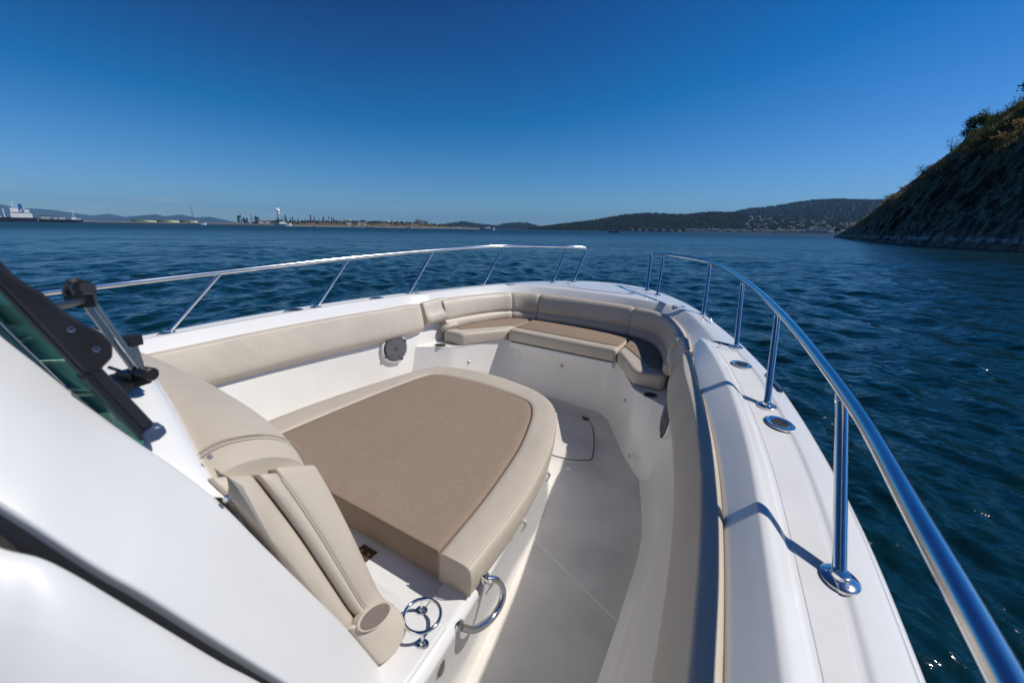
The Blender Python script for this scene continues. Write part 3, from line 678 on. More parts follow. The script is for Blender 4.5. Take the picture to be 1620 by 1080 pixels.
# coaming bolsters along both sides
CPf = lambda k: closedprof([(0.004, -.03), (0.002, .012), (.020, .021), (.054, .014), (.085 * k, -.070), (.106 * k, -.145), (.103 * k, -.185), (.078 * k, -.212), (.055 * k, -.225), (.03, -.225), (.012, -.19)], [.01, .008, .012, .009, .03, .03, .02, .02, .02, .01, .01])
for s, lb1, lb2 in ((1, 'long shaded coaming bolster running down the starboard side', 'rounded end bolster at the forward end of the starboard coaming'), (-1, 'long sunlit coaming bolster running down the port side', 'rounded end bolster at the forward end of the port coaming')):
    path = [(p[0] - .001, p[1], -.052 + sheer(p[1])) for p in aB if p[1] < 2.42]
    path = [(p[0] * s, p[1], p[2]) for p in sub(path, 0, 1, 44)]
    swept(path, CPf(1.0), 'coaming_bolster', lb1, 'coaming bolsters', M['vinyl'] if s > 0 else M['vinyl2'], cat='bolster')  # port side takes the lighter vinyl, sunlight put into its colour
    ep = [(1.036, 2.425, -.653), (1.024, 2.49, -.650), (1.010, 2.55, -.643), (.996, 2.60, -.637), (.978, 2.645, -.636), (.955, 2.672, -.640)]
    P = catmull(ep, 6); P = [(p[0] * s, p[1], p[2]) for p in P]
    prof = closedprof([(0.0, -.04), (0.0, .008), (.022, .020), (.045, .014), (.082, -.065), (.112, -.110), (.110, -.145), (.085, -.172), (.05, -.184), (.02, -.17)], [.01, .01, .014, .016, .03, .03, .02, .02, .02, .01])
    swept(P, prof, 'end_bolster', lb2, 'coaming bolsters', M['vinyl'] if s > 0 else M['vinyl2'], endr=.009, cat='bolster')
# small pale end roll at the port seat
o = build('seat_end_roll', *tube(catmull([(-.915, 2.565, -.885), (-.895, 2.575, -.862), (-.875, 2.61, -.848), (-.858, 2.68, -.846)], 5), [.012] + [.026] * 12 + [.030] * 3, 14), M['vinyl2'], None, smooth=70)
tagc(o, 'small pale roll closing the aft end of the port backrest', 'bolster')

# console backrest: head roll, front, starboard end cheek with piping and a drink pocket
cb = empty('console_backrest', BW((0, .42, -.97))); tagc(cb, 'large beige backrest with thick head roll on the front of the console', 'backrest')
def roll_sec(x, dy=0, dz=0, k=1.0):
    P = [(.285, -.52), (.262, -.455), (.272, -.405), (.325, -.376), (.400, -.392), (.455, -.430), (.478, -.480), (.470, -.545), (.475, -.70), (.50, -.96), (.44, -.965)]
    c = np.array([.37, -.50])
    return [(x, c[0] + (p[0] - c[0]) * k + dy, c[1] + (p[1] - c[1]) * k + dz) for p in P]
rows = []
for x, dy, dz, k in ((-.60, .0, -.03, .86), (-.575, 0, -.01, .97), (-.50, 0, 0, 1), (-.25, .006, 0, 1), (0, .004, 0, 1), (.15, -.004, -.001, 1), (.28, -.014, -.004, 1), (.38, -.026, -.010, .99), (.445, -.036, -.020, .97), (.49, -.045, -.034, .93)):
    q = [np.array(p) for p in roll_sec(x, dy, dz, k)]
    n = len(q); f_ = []
    for i in range(n): f_ += fillet([q[i - 1], q[i], q[(i + 1) % n]], .028, 4)[1:-1]
    rows.append(f_)
build('head_roll', *loft(catmull(np.array(rows).reshape(len(rows), -1), 4).reshape(-1, len(rows[0]), 3), closed=True, caps=True), M['vinyl'], cb, smooth=60)
# cheek: stations from the top down; each a rounded section from console edge (aft) to front edge
CH = [  # aft/outboard edge,            front/inboard edge,      bulge
    ((.500, .262, -.408), (.475, .430, -.492), .020),
    ((.530, .275, -.450), (.500, .445, -.560), .034),
    ((.552, .315, -.560), (.535, .462, -.66), .040),
    ((.575, .352, -.680), (.560, .480, -.76), .042),
    ((.597, .385, -.790), (.585, .497, -.85), .042),
    ((.612, .410, -.875), (.612, .528, -.905), .044),
    ((.624, .430, -.935), (.632, .526, -.952), .034),
    ((.630, .440, -.962), (.634, .490, -.972), .016)]
def cheek_rows(f0, f1, lift, s0=0, s1=None, thick=.08, edge=.012):
    E_ = np.array([[*a, *b, k] for a, b, k in CH]); E_ = catmull(E_, 5)
    if s1 is None: s1 = len(E_)
    rows = []
    for e in E_[s0:s1]:
        a, b, k = e[:3], e[3:6], e[6]; d = b - a
        out = np.array([.92, .10, .38]); 
        p0 = a + d * f0; p1 = a + d * f1; w = p1 - p0
        P = [p0 - out * thick, p0 + out * (lift - .006), p0 + w * .10 + out * lift, p0 + w * .5 + out * (lift + k * .16), p0 + w * .9 + out * lift, p1 + out * (lift - .010), p1 - out * thick]
        rows.append(fillet([np.array(p) for p in P], [0, edge, edge, .02, edge, edge, 0], 3))
    return rows
def cap_rows(rows):   # pull both end stations in for rounded ends
    r0 = np.array(rows[0]); r1 = np.array(rows[-1]); c0 = r0.mean(0); c1 = r1.mean(0)
    a = np.array(rows[1]) - r0; b = np.array(rows[-2]) - r1
    return [c0 + (r0 - c0) * .90 - a.mean(0) * .25] + rows + [c1 + (r1 - c1) * .85 - b.mean(0) * .25]
build('cheek_backing', *loft(cap_rows(cheek_rows(-.10, .30, .000, 2, 23)), closed=True, caps=True), M['vinyl'], cb, smooth=50)
build('cheek_pad', *loft(cap_rows(cheek_rows(.30, .52, .013, 2, 23)), closed=True, caps=True), M['vinyl'], cb, smooth=50)
build('cheek_front', *loft(cap_rows(cheek_rows(.49, 1.04, .019, 1, 24)), closed=True, caps=True), M['vinyl'], cb, smooth=50)
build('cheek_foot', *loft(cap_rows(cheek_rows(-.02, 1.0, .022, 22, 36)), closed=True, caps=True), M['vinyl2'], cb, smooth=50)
def cheek_pt(s_, f, lift):
    E_ = catmull(np.array([[*a, *b, k] for a, b, k in CH]), 5); e = E_[min(s_, len(E_) - 1)]
    return e[:3] + (e[3:6] - e[:3]) * f + np.array([.92, .10, .38]) * lift
for f, lf in ((.487, .0165), (.36, .0140)):
    ringcord([cheek_pt(i, f, lf) for i in range(3, 23)], .0016, 'piping', M['vinyl2'], cb)
# drink pocket
pc = cheek_pt(22, .47, .0315); pdn = cheek_pt(25, .5, .03) - cheek_pt(19, .5, .03); pax = np.array([.92, .10, .38]); uu = cheek_pt(22, 1, 0) - cheek_pt(22, 0, 0)
pk = build('drink_pocket', *lathe(pc, pax, [(.022, -.02), (.0228, -.001), (.0218, .0008), (.0202, .0006), (.0195, -.004)], 30, sx=2.1, cap=False, udir=uu), M['vinyl2'], cb)
build('pocket_lining', *lathe(pc + pax * .0002, pax, [(.0200, .0), (.001, -.001)], 30, sx=2.1, udir=uu), M['pocket'], pk)
# stitched seams over the roll
for dx in (0, .012):
    sec = roll_sec(.435 + dx, -.036, -.019, .985); q = [np.array(p) for p in sec[1:8]]
    ringcord(catmull(q, 5) + np.array([0, .0, .001]), .0012, 'stitch_line', M['seam'], cb)

# ================================================================== SEA
def sea():
    f0 = math.atan2(CF[0], CF[1])
    na, nr = 900, 620
    az = np.linspace(-math.pi * .62, math.pi * .62, na) + f0
    r = 1.0 * np.exp(np.linspace(0, math.log(420), nr))
    Rr, Az = np.meshgrid(r, az, indexing='ij'); X = Rr * np.sin(Az); Y = Rr * np.cos(Az); Z = np.zeros_like(X)
    sp = np.maximum(Rr * (az[1] - az[0]), Rr * math.log(420) / nr)
    wind = R(62)
    rs = np.random.RandomState(5)
    for i in range(96):
        lam = .16 * (3.2 / .16) ** (rs.rand() ** 1.15); th = wind + rs.randn() * .55; k = 2 * math.pi / lam; ph = rs.rand() * 6.28
        amp = .0052 * lam ** .66
        fade = np.clip((lam / sp - 2.5) / 3.0, 0, 1)
        q = k * (X * math.sin(th) + Y * math.cos(th)) + ph + .8 * np.sin(.31 * X + .17 * Y + ph) 
        s_ = np.sin(q); Z += amp * fade * (s_ + .28 * np.cos(2 * q))
    V = np.stack([X, Y, Z], -1).reshape(-1, 3)
    idx = np.arange(na * nr).reshape(nr, na)
    Q = np.stack([idx[:-1, :-1], idx[:-1, 1:], idx[1:, 1:], idx[1:, :-1]], -1).reshape(-1, 4)
    # far ring sheets out to the horizon and the sector behind
    rf = np.array([420, 520, 700, 1000, 1600, 3000, 6000, 15000, 45000]); nf = 120; a2 = np.linspace(az[0], az[-1], na)
    V2 = np.stack([(rf[:, None] * np.sin(a2)[None]), (rf[:, None] * np.cos(a2)[None]), np.zeros((len(rf), na))], -1).reshape(-1, 3)
    V2[:na] = V[-na:]
    id2 = np.arange(len(rf) * na).reshape(len(rf), na) + len(V)
    Q2 = np.stack([id2[:-1, :-1], id2[:-1, 1:], id2[1:, 1:], id2[1:, :-1]], -1).reshape(-1, 4)
    a3 = np.linspace(az[-1], az[0] + 2 * math.pi, 60); r3 = np.array([1, 20, 420, 45000])
    V3 = np.stack([(r3[:, None] * np.sin(a3)[None]), (r3[:, None] * np.cos(a3)[None]), np.zeros((4, 60))], -1).reshape(-1, 3)
    id3 = np.arange(240).reshape(4, 60) + len(V) + len(V2)
    Q3 = np.stack([id3[:-1, :-1], id3[:-1, 1:], id3[1:, 1:], id3[1:, :-1]], -1).reshape(-1, 4)
    V = np.concatenate([V, V2, V3]); Q = np.concatenate([Q, Q2, Q3])[:, ::-1]
    me = bpy.data.meshes.new('sea'); me.vertices.add(len(V)); me.vertices.foreach_set('co', V.ravel())
    me.loops.add(len(Q) * 4); me.loops.foreach_set('vertex_index', Q.ravel().astype(np.int32))
    me.polygons.add(len(Q)); me.polygons.foreach_set('loop_start', np.arange(0, len(Q) * 4, 4, dtype=np.int32))
    me.polygons.foreach_set('use_smooth', np.ones(len(Q), bool)); me.update(calc_edges=True); me.validate()
    m = bpy.data.materials.new('sea_water'); m.use_nodes = True; nt = m.node_tree; b = nt.nodes['Principled BSDF']
    b.inputs['Base Color'].default_value = (.002, .022, .032, 1); b.inputs['Roughness'].default_value = .06; b.inputs['IOR'].default_value = 1.333
    g = nt.nodes.new('ShaderNodeNewGeometry'); prev = None
    vl = nt.nodes.new('ShaderNodeVectorMath'); vl.operation = 'LENGTH'; nt.links.new(g.outputs['Position'], vl.inputs[0])
    mr = nt.nodes.new('ShaderNodeMapRange'); mr.inputs[1].default_value = 8; mr.inputs[2].default_value = 260; mr.inputs[3].default_value = .10; mr.inputs[4].default_value = .38
    nt.links.new(vl.outputs['Value'], mr.inputs[0]); nt.links.new(mr.outputs[0], b.inputs['Roughness'])
    for sc, dist, det, stretch in ((.035, 2.6, 4, 1), (.55, .34, 4, 1.5), (4.5, .028, 4, 1.5)):
        mp = nt.nodes.new('ShaderNodeMapping'); mp.inputs['Rotation'].default_value = (0, 0, wind * -1); mp.inputs['Scale'].default_value = (1, stretch, 1)
        nt.links.new(g.outputs['Position'], mp.inputs[0])
        n = nt.nodes.new('ShaderNodeTexNoise'); n.inputs['Scale'].default_value = sc; n.inputs['Detail'].default_value = det
        nt.links.new(mp.outputs[0], n.inputs['Vector'])
        bp = nt.nodes.new('ShaderNodeBump'); bp.inputs['Distance'].default_value = dist; nt.links.new(n.outputs[0], bp.inputs['Height'])
        if prev: nt.links.new(prev.outputs[0], bp.inputs['Normal'])
        prev = bp
    nt.links.new(prev.outputs[0], b.inputs['Normal'])
    me.materials.append(m)
    o = bpy.data.objects.new('sea', me); COL.objects.link(o); o['kind'] = 'structure'
sea()

# ================================================================== FAR SHORES
def pdir(x, y=None):                     # compass direction seen at column x on the horizon (world, horizontal unit)
    yy = 349.5 + .01591 * x if y is None else y
    d = CF + CR * (x - 810) / 630 + CU * (540 - yy) / 630
    return d
def far(x, y, dist):                     # point at horizontal distance dist seen at column x, row y
    d = pdir(x, y); h = math.hypot(d[0], d[1]); return np.array([d[0] / h * dist, d[1] / h * dist, EYE_H + d[2] / h * dist])
def hz(x): return 349.5 + .01591 * x
def nmat(name, c1, c2, scale, lo=.35, hi=.65, rough=.9, det=6, bump=None): return mat(name, c1, rough, spec=.15, noise=(scale, c2, lo, hi, det), bump=bump)
M['wood1'] = nmat('forest_floor', (.0012, .004, .005), (.002, .005, .005), .006)
M['leafd'] = nmat('conifer_green', (.003, .010, .009), (.006, .016, .012), .012)
M['leafo'] = nmat('broadleaf_green', (.012, .032, .012), (.03, .05, .02), .05)
M['grassd'] = nmat('dry_grass_bluff', (.17, .11, .055), (.08, .075, .035), .02)
M['beach'] = nmat('pale_beach', (.42, .38, .32), (.25, .23, .2), .05)
M['mtn'] = nmat('hazed_mountain_forest', (.02, .04, .06), (.035, .06, .08), .0006)  # a little distance haze is put into the forest colour as blue
M['rockw'] = nmat('breakwater_rock', (.10, .095, .09), (.05, .05, .05), .2)
M['wall_p'] = mat('pale_building', (.60, .585, .55), .7); M['wall_g'] = mat('grey_building', (.33, .34, .36), .7)
M['roof_d'] = mat('grey_roof', (.14, .13, .13), .8); M['roof_r'] = mat('brown_roof', (.15, .10, .085), .8)
M['stack'] = mat('dark_steel_tower', (.07, .075, .08), .6); M['tankw'] = mat('cream_tank', (.62, .60, .36), .6); M['tankg'] = mat('green_tank', (.09, .14, .07), .6)
M['ship_h'] = mat('dark_ship_hull', (.018, .022, .035), .5); M['ship_w'] = mat('white_ship_paint', (.75, .75, .74), .5); M['ship_b'] = mat('blue_funnel', (.015, .07, .33), .5)
M['boatw'] = mat('white_boat_paint', (.8, .8, .8), .35)
M['dockc'] = mat('pier_concrete', (.50, .47, .42), .8); M['skin'] = mat('dark_jacket', (.04, .05, .08), .8)

def terrain(name, prof, d0, d1, m, label=None, base=None, back=1.25, nv=9, jag=.0, seed=1, step=4, kind='structure', wl=None):
    """a hill whose skyline is prof [(column, row)] at distance d1, running down to the water at distance d0"""
    rs = np.random.RandomState(seed); xs = np.arange(prof[0][0], prof[-1][0] + .1, step); ys = np.interp(xs, [p[0] for p in prof], [p[1] for p in prof])
    rows = []
    for x, y in zip(xs, ys):
        H = max(far(x, y, d1)[2], 1.0); row = []
        for j in range(nv):
            t = j / (nv - 1); d = d0 + (d1 - d0) * t; g = pdir(x); g = g[:2] / np.linalg.norm(g[:2])
            z = H * (t ** .8) + (rs.randn() * H * .02 * (t < 1)) - (.6 if j == 0 else 0)
            row.append((*(g * d), z))
        for k, f in ((back, .6), (back * 1.25, -.02)): row.append((*(g * d1 * k), H * f))
        rows.append(row)
    o = build(name, *loft(rows), m, None, smooth=60, boat=False); o['kind'] = kind
    return o
def scatter_trees(name, spots, m, label, cat='forest', kind='stuff', cone=True):
    """many small trees as one mass: spots are (point, height)"""
    V = []; F = []
    for p, h in spots:
        n = len(V); w = h * (.26 if cone else .48); k = 6; a0 = random.random() * 3
        if cone:
            for lv, (rr, zz) in enumerate(((1, .08), (.62, .45), (.0, 1.0))):
                for q in range(k):
                    a = a0 + q * 2 * math.pi / k; r_ = w * rr * random.uniform(.75, 1.2) + .001; V.append((p[0] + math.cos(a) * r_, p[1] + math.sin(a) * r_, p[2] + h * zz))
        else:
            for lv, (rr, zz) in enumerate(((.55, .0), (1, .45), (.55, .92))):
                for q in range(k):
                    a = a0 + q * 2 * math.pi / k; r_ = w * rr * random.uniform(.7, 1.2); V.append((p[0] + math.cos(a) * r_, p[1] + math.sin(a) * r_, p[2] + h * zz * random.uniform(.85, 1.1)))
        for lv in range(2):
            for q in range(k): F.append((n + lv * k + q, n + lv * k + (q + 1) % k, n + lv * k + k + (q + 1) % k, n + lv * k + k + q))
        F.append(tuple(n + 2 * k + q for q in range(k)))
    me = bpy.data.meshes.new(name); me.from_pydata(V, [], F); me.materials.append(m); me.update()
    o = bpy.data.objects.new(name, me); COL.objects.link(o); props(o, label, cat, kind=kind); return o
def hillspots(prof, d0, d1, n, hmin, hmax, seed, tlo=.05, thi=1.0, edge=True):
    rs = np.random.RandomState(seed); out = []
    px = [p[0] for p in prof]; py = [p[1] for p in prof]
    for i in range(n):
        x = rs.uniform(px[0], px[-1]); t = rs.uniform(tlo, thi); t = 1 if (edge and rs.rand() < .28) else t
        H = max(far(x, np.interp(x, px, py), d1)[2], 1); g = pdir(x); g = g[:2] / np.linalg.norm(g[:2])
        d = d0 + (d1 - d0) * t; h = rs.uniform(hmin, hmax); out.append(((*(g * d), max(H * t ** .8 - h * .35, 0)), h))
    return out
# far blue mountains
MT1 = [(-160, 326), (-90, 322), (-40, 327), (0, 325), (12, 323.5), (28, 328), (45, 330), (70, 330.5), (95, 333), (120, 337), (150, 341), (175, 338), (200, 343), (235, 340), (262, 343), (300, 346), (335, 349), (370, 353)]
MT2 = [(120, 352), (160, 345), (200, 346), (228, 341), (250, 339), (262, 342), (290, 339.5), (312, 344), (335, 343), (350, 346), (372, 351), (392, 355)]
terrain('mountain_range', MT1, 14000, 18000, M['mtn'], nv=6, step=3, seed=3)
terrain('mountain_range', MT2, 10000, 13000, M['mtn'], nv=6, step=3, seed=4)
# wooded islands and hills
IS = [(672, 359), (700, 355.5), (735, 350.5), (755, 354), (785, 357.5), (800, 353.5), (815, 352.5), (835, 352.8), (852, 358), (870, 361)]
terrain('island', IS, 4600, 5200, M['wood1'], seed=5, step=3)
scatter_trees('forest', hillspots(IS, 4600, 5200, 900, 16, 26, 3), M['leafd'], 'dark wooded low islands at the middle of the horizon')
HB = [(1100, 342), (1150, 339), (1180, 332), (1215, 329), (1250, 323), (1275, 319.5), (1310, 318), (1345, 319), (1380, 319.5), (1420, 322), (1480, 330), (1560, 345), (1640, 362)]
terrain('hill', HB, 3400, 5200, M['wood1'], seed=6)
scatter_trees('forest', hillspots(HB, 3400, 5200, 6500, 24, 44, 4, .05), M['leafd'], 'dense forest over the high hill behind the waterfront town')
HF = [(835, 363), (865, 358), (895, 354), (930, 350), (960, 345), (985, 340.5), (1010, 338.5), (1035, 338), (1060, 340), (1085, 340), (1105, 337), (1125, 336), (1150, 337), (1170, 340), (1200, 344), (1240, 349), (1300, 353), (1380, 356), (1450, 360)]
terrain('hill', HF, 2300, 3000, M['wood1'], seed=7)
sp = hillspots(HF, 2300, 3000, 5200, 9, 19, 5, .03)
scatter_trees('forest', sp[:3900], M['leafd'], 'dark conifer wood covering the low headland right of the bow')
scatter_trees('broadleaf_wood', hillspots(HF, 2300, 3000, 2300, 8, 14, 15, .02, .98, edge=False), M['leafo'], 'lighter green broadleaf trees among the conifers and the town', cone=False)
# low refinery shore
RS_ = [(-140, 350), (120, 351), (400, 352.5), (430, 350), (470, 350), (520, 350), (560, 350.5), (590, 350.5), (620, 351.5), (660, 352.5), (690, 355), (720, 358), (760, 360.8)]
terrain('refinery_shore', RS_, 2350, 2650, M['grassd'], seed=8, step=4)
V_, F_ = [], []
b1 = [(*(pdir(x)[:2] / np.linalg.norm(pdir(x)[:2]) * 2330), .1) for x in range(395, 770, 8)]; b2 = [(p[0] * 1.012, p[1] * 1.012, 2.6) for p in b1]; b0 = [(p[0] * .996, p[1] * .996, -.5) for p in b1]; b3 = [(p[0] * 1.02, p[1] * 1.02, -.5) for p in b1]
o = build('beach', *loft([list(q) for q in zip(b0, b1, b2, b3)]), M['beach'], None, boat=False); o['kind'] = 'structure'
g1 = hillspots([(p[0], p[1]) for p in RS_ if 400 <= p[0] <= 720], 2350, 2650, 420, 5, 13, 9, .35, .95, edge=True)
scatter_trees('shore_trees', g1, M['leafd'], 'dark belt of trees along the refinery shore', cat='trees', cone=False)
def tree_far(x, hpx, wpx, d, lab, conif=True):
    g = far(x, hz(x), d); base = np.array([g[0], g[1], 3.0]); k = d / 630 * 1.0; h = hpx * k; w = wpx * k / 2
    root = empty('tree', base); props(root, lab, 'tree', 'tall trees on the refinery shore')
    mb = MB(); mb.add(*tube([base, base + (0, 0, h * .4)], w * .12, 6)); mb.build('trunk', M['stack'], root, boat=False)
    V, F = [], []
    rs = np.random.RandomState(int(x))
    for i in range(46):
        t = rs.rand() ** .8; rr = w * ((1 - t) * .95 + .08 if conif else math.sqrt(max(.05, 1 - (2 * t - 1) ** 2)) * .9); a = rs.rand() * 6.28; c = base + np.array([math.cos(a) * rr * rs.rand(), math.sin(a) * rr * rs.rand(), h * (.14 + .84 * t)]); s_ = w * .3
        n = len(V); P = [c + rs.randn(3) * s_ * .6 for _ in range(5)]; V += [tuple(p) for p in P]; F += [(n, n + 1, n + 2), (n + 1, n + 3, n + 2), (n, n + 4, n + 3), (n, n + 2, n + 4)]
    build('crown', V, F, M['leafd'], root, smooth=0, boat=False)
tree_far(379, 11, 8, 2450, 'bushy dark tree standing left of the two thin stacks'); tree_far(387, 8.5, 7, 2450, 'small dark tree between the two thin stacks'); tree_far(392, 8, 6, 2460, 'small dark tree just left of the taller thin stack')
tree_far(407, 10, 9, 2450, 'round dark tree between the stacks and the plume', False); tree_far(453, 13, 6, 2450, 'tall dark conifer right of the smoking chimney'); tree_far(464, 11, 4, 2450, 'slim dark conifer right of the tall conifer'); tree_far(441, 9, 6, 2440, 'dark tree at the foot of the smoking chimney')
# refinery towers
def tower(x, top, d, w=3.2, lab='', kind='col'):
    g = far(x, hz(x), d); z0 = 4.0; z1 = far(x, top, d)[2]; c = np.array([g[0], g[1], 0]); mb = MB()
    root = empty('refinery_tower', (g[0], g[1], z0)); props(root, lab, 'tower', 'slim refinery towers and stacks')
    mb.add(*tube([c + (0, 0, z0), c + (0, 0, z0 + (z1 - z0) * .6), c + (0, 0, z1)], [w, w * .8, w * .62], 8)); mb.build('shaft', M['stack'], root, boat=False)
    if kind == 'col':
        for t in (.45, .72, .9): build('platform', *lathe(c + (0, 0, z0 + (z1 - z0) * t), (0, 0, 1), [(w * 1.35, 0), (w * 1.35, 1.2)], 8), M['stack'], root, boat=False)
TW = [(383, 338, 2.2, 'thin stack above the small trees, left one of two', 'st'), (399.5, 338.5, 2.2, 'thin stack above the small trees, right one of two', 'st'), (441, 339, 3, 'chimney that gives off the white plume', 'st'), (448, 342, 2, 'short stack right behind the smoking chimney', 'st'), (461, 344, 2, 'low mast between the conifers', 'st'),
      (473, 345, 2, 'low slim tower left of the main towers', 'col'), (493, 339.5, 4, 'tallest and thickest refinery tower', 'col'), (498.5, 341, 3, 'tower just right of the tallest one', 'col'), (506, 345, 2, 'low slim tower right of the tallest pair', 'col'), (513.5, 341.5, 3.4, 'lone tower in the gap between two tower clusters', 'col'), (511.5, 344.5, 2, 'short tower touching the lone tower', 'col'),
      (521.5, 341.5, 2.6, 'first tower of the right hand cluster', 'col'), (525.8, 343, 3.2, 'thick middle tower of the right hand cluster', 'col'), (529, 343.5, 2.2, 'last tower of the right hand cluster', 'col'), (540.5, 344, 1.8, 'short stack right of the cluster', 'st'), (545.5, 344.5, 1.8, 'farthest right short stack above the tanks', 'st'), (484, 346, 1.8, 'low stack left of the tallest tower', 'st')]
for x, t, w, lab, k in TW: tower(x, t, 2500, w, lab, k)
# tall lattice mast on the pier and the plume
def mast(x, top, d, name, lab, cat, w=.9):
    g = far(x, hz(x), d); z1 = far(x, top, d)[2]; mb = MB(); c = np.array([g[0], g[1], 0])
    for a in range(3):
        o_ = np.array([math.cos(a * 2.1) * w, math.sin(a * 2.1) * w, 0]); mb.add(*tube([c + o_ * 2 + (0, 0, 0), c + o_ * .6 + (0, 0, z1)], .35, 5))
    for i in range(12):
        t = i / 12; z = z1 * t; q = 2 - 1.4 * t
        mb.add(*tube([c + (math.cos(0) * w * q, 0, z), c + (math.cos(2.1) * w * q * .9, math.sin(2.1) * w * q * .9, z + z1 / 12)], .25, 4)); mb.add(*tube([c + (math.cos(2.1) * w * q, math.sin(2.1) * w * q, z), c + (math.cos(4.2) * w * q * .9, math.sin(4.2) * w * q * .9, z + z1 / 12)], .25, 4))
    o = mb.build(name, M['stack'], None, boat=False); props(o, lab, cat)
mast(307.5, 327, 2300, 'lattice_mast', 'tall thin lattice mast rising above the pier by the green tanks', 'mast'); mast(620, 343, 2600, 'lattice_mast', 'thin mast above the brown bluff', 'mast', .7)
# plume: many soft lumps
V, F = [], []; rs = np.random.RandomState(2)
pl = [(441, 338.5, 1.3), (441, 336, 2.2), (440.8, 334, 3), (439.5, 332.5, 3.6), (437.5, 331.3, 3.2), (435, 331, 1.8)]
mb = MB()
for x, y, s_ in pl:
    for j in range(7):
        c = far(x + rs.randn() * .5, y + rs.randn() * .6, 2500 + rs.randn() * 6); rr = s_ * 2.0 * rs.uniform(.5, 1)
        mb.add(*lathe(c, (0, 0, 1), [(rr * .3, -rr), (rr * .85, -rr * .55), (rr, 0), (rr * .85, rr * .55), (rr * .3, rr)], 10))
M['steam'] = mat('white_steam', (.85, .86, .88), 1.0, spec=0)
o = mb.build('steam_plume', M['steam'], None, boat=False, smooth=80); props(o, 'white plume of steam blowing left from the refinery chimney', 'steam', kind='stuff')
# storage tanks
def tank(x0, x1, top, d, m, lab, grp='storage tanks'):
    c = far((x0 + x1) / 2, hz((x0 + x1) / 2), d); w = (x1 - x0) / 2 * d / 630 * .9; z1 = far((x0 + x1) / 2, top, d)[2]
    root = empty('storage_tank', (c[0], c[1], 1)); props(root, lab, 'tank', grp); cc = np.array([c[0], c[1], 0])
    mb = MB(); mb.add(*lathe(cc, (0, 0, 1), [(w, .5), (w, z1 * .86)], 24)); mb.build('shell', m, root, boat=False)
    mb = MB(); mb.add(*lathe(cc, (0, 0, 1), [(w * 1.01, z1 * .86), (w * 1.01, z1 * .9), (w * .5, z1 * .97), (w * .1, z1)], 24)); mb.build('roof', m, root, boat=False)
tank(213, 224, 347.5, 2500, M['tankg'], 'dark green storage tank, first left of the four'); tank(226, 243, 348.5, 2450, M['tankw'], 'cream storage tank beside the first green tank'); tank(253, 266, 347.5, 2500, M['tankg'], 'dark green storage tank between two cream ones'); tank(264, 280, 348.5, 2450, M['tankw'], 'cream storage tank right of the middle green tank')
tank(288, 299, 348.5, 2500, M['tankg'], 'dark green storage tank left of the lattice mast'); tank(300, 311, 349, 2450, M['tankw'], 'small cream storage tank under the lattice mast')
for i, (x0, x1) in enumerate(((550, 556), (572, 578), (584, 590), (598, 603), (612, 617))):
    tank(x0, x1, 347 + i * .6, 2750, M['tankg'] if i % 2 else M['tankw'], ['round tank on the bluff, leftmost of five', 'round green tank on the bluff, second of five', 'round tank at the middle of the five on the bluff', 'round green tank on the bluff, fourth of five', 'round tank on the bluff, rightmost of five'][i], 'tanks on the bluff')
# pier trestle
def pier():
    root = empty('pier', (*far(200, hz(200), 2280)[:2], 0)); props(root, 'long pale pier on dark piles reaching across the water to the tankers', 'pier')
    xs = np.arange(-120, 441, 4); P = [far(x, hz(x), 2280 + (x + 120) * .08) for x in xs]
    rows = [[(p[0], p[1], 5.6), (p[0], p[1], 7.4), (p[0] * 1.004, p[1] * 1.004, 7.4), (p[0] * 1.004, p[1] * 1.004, 5.6)] for p in P]
    build('pier_deck', *loft(rows, closed=True, caps=True), M['dockc'], root, boat=False, smooth=0)
    mb = MB()
    for p in P[::1]: mb.add(*box((p[0], p[1], 2.4), (6, 6, 6.6)))
    o = mb.build('piles', M['stack'], root, boat=False, smooth=0); o['kind'] = 'stuff'
pier()
# ships
def ship(x0, x1, d, hull_h, label, parts, hullm, grp='tankers at the pier'):
    a = far(x0, hz(x0), d); b = far(x1, hz(x1), d); a[2] = b[2] = 0; L = b - a; ln = np.linalg.norm(L); u_ = L / ln; v_ = np.array([-u_[1], u_[0], 0])
    if v_ @ a < 0: v_ = -v_
    root = empty('tanker_ship', (a + b) / 2); props(root, label, 'ship', grp)
    bw = 20; rows = []
    for t, w, dz_ in ((0, .5, .6), (.03, .9, .3), (.1, 1, 0), (.8, 1, 0), (.93, .7, .6), (1, .08, 1.6)):
        c = a + L * t; rows.append([c - v_ * bw * w * .8 + (0, 0, -1), c - v_ * bw * w + (0, 0, hull_h + dz_), c + v_ * bw * w + (0, 0, hull_h + dz_), c + v_ * bw * w * .8 + (0, 0, -1)])
    build('hull', *loft(rows, closed=True, caps=True), hullm, root, boat=False, smooth=0)
    for nm, t0, t1, z0, z1, w, m in parts:
        p = a + L * t0; q = a + L * t1; r0 = [p - v_ * w + (0, 0, z0), p + v_ * w + (0, 0, z0), p + v_ * w + (0, 0, z1), p - v_ * w + (0, 0, z1)]; r1 = [q - v_ * w + (0, 0, z0), q + v_ * w + (0, 0, z0), q + v_ * w + (0, 0, z1), q - v_ * w + (0, 0, z1)]
        build(nm, *loft([r0, r1], closed=True, caps=True), m, root, boat=False, smooth=0)
    return root
PX = 2.95
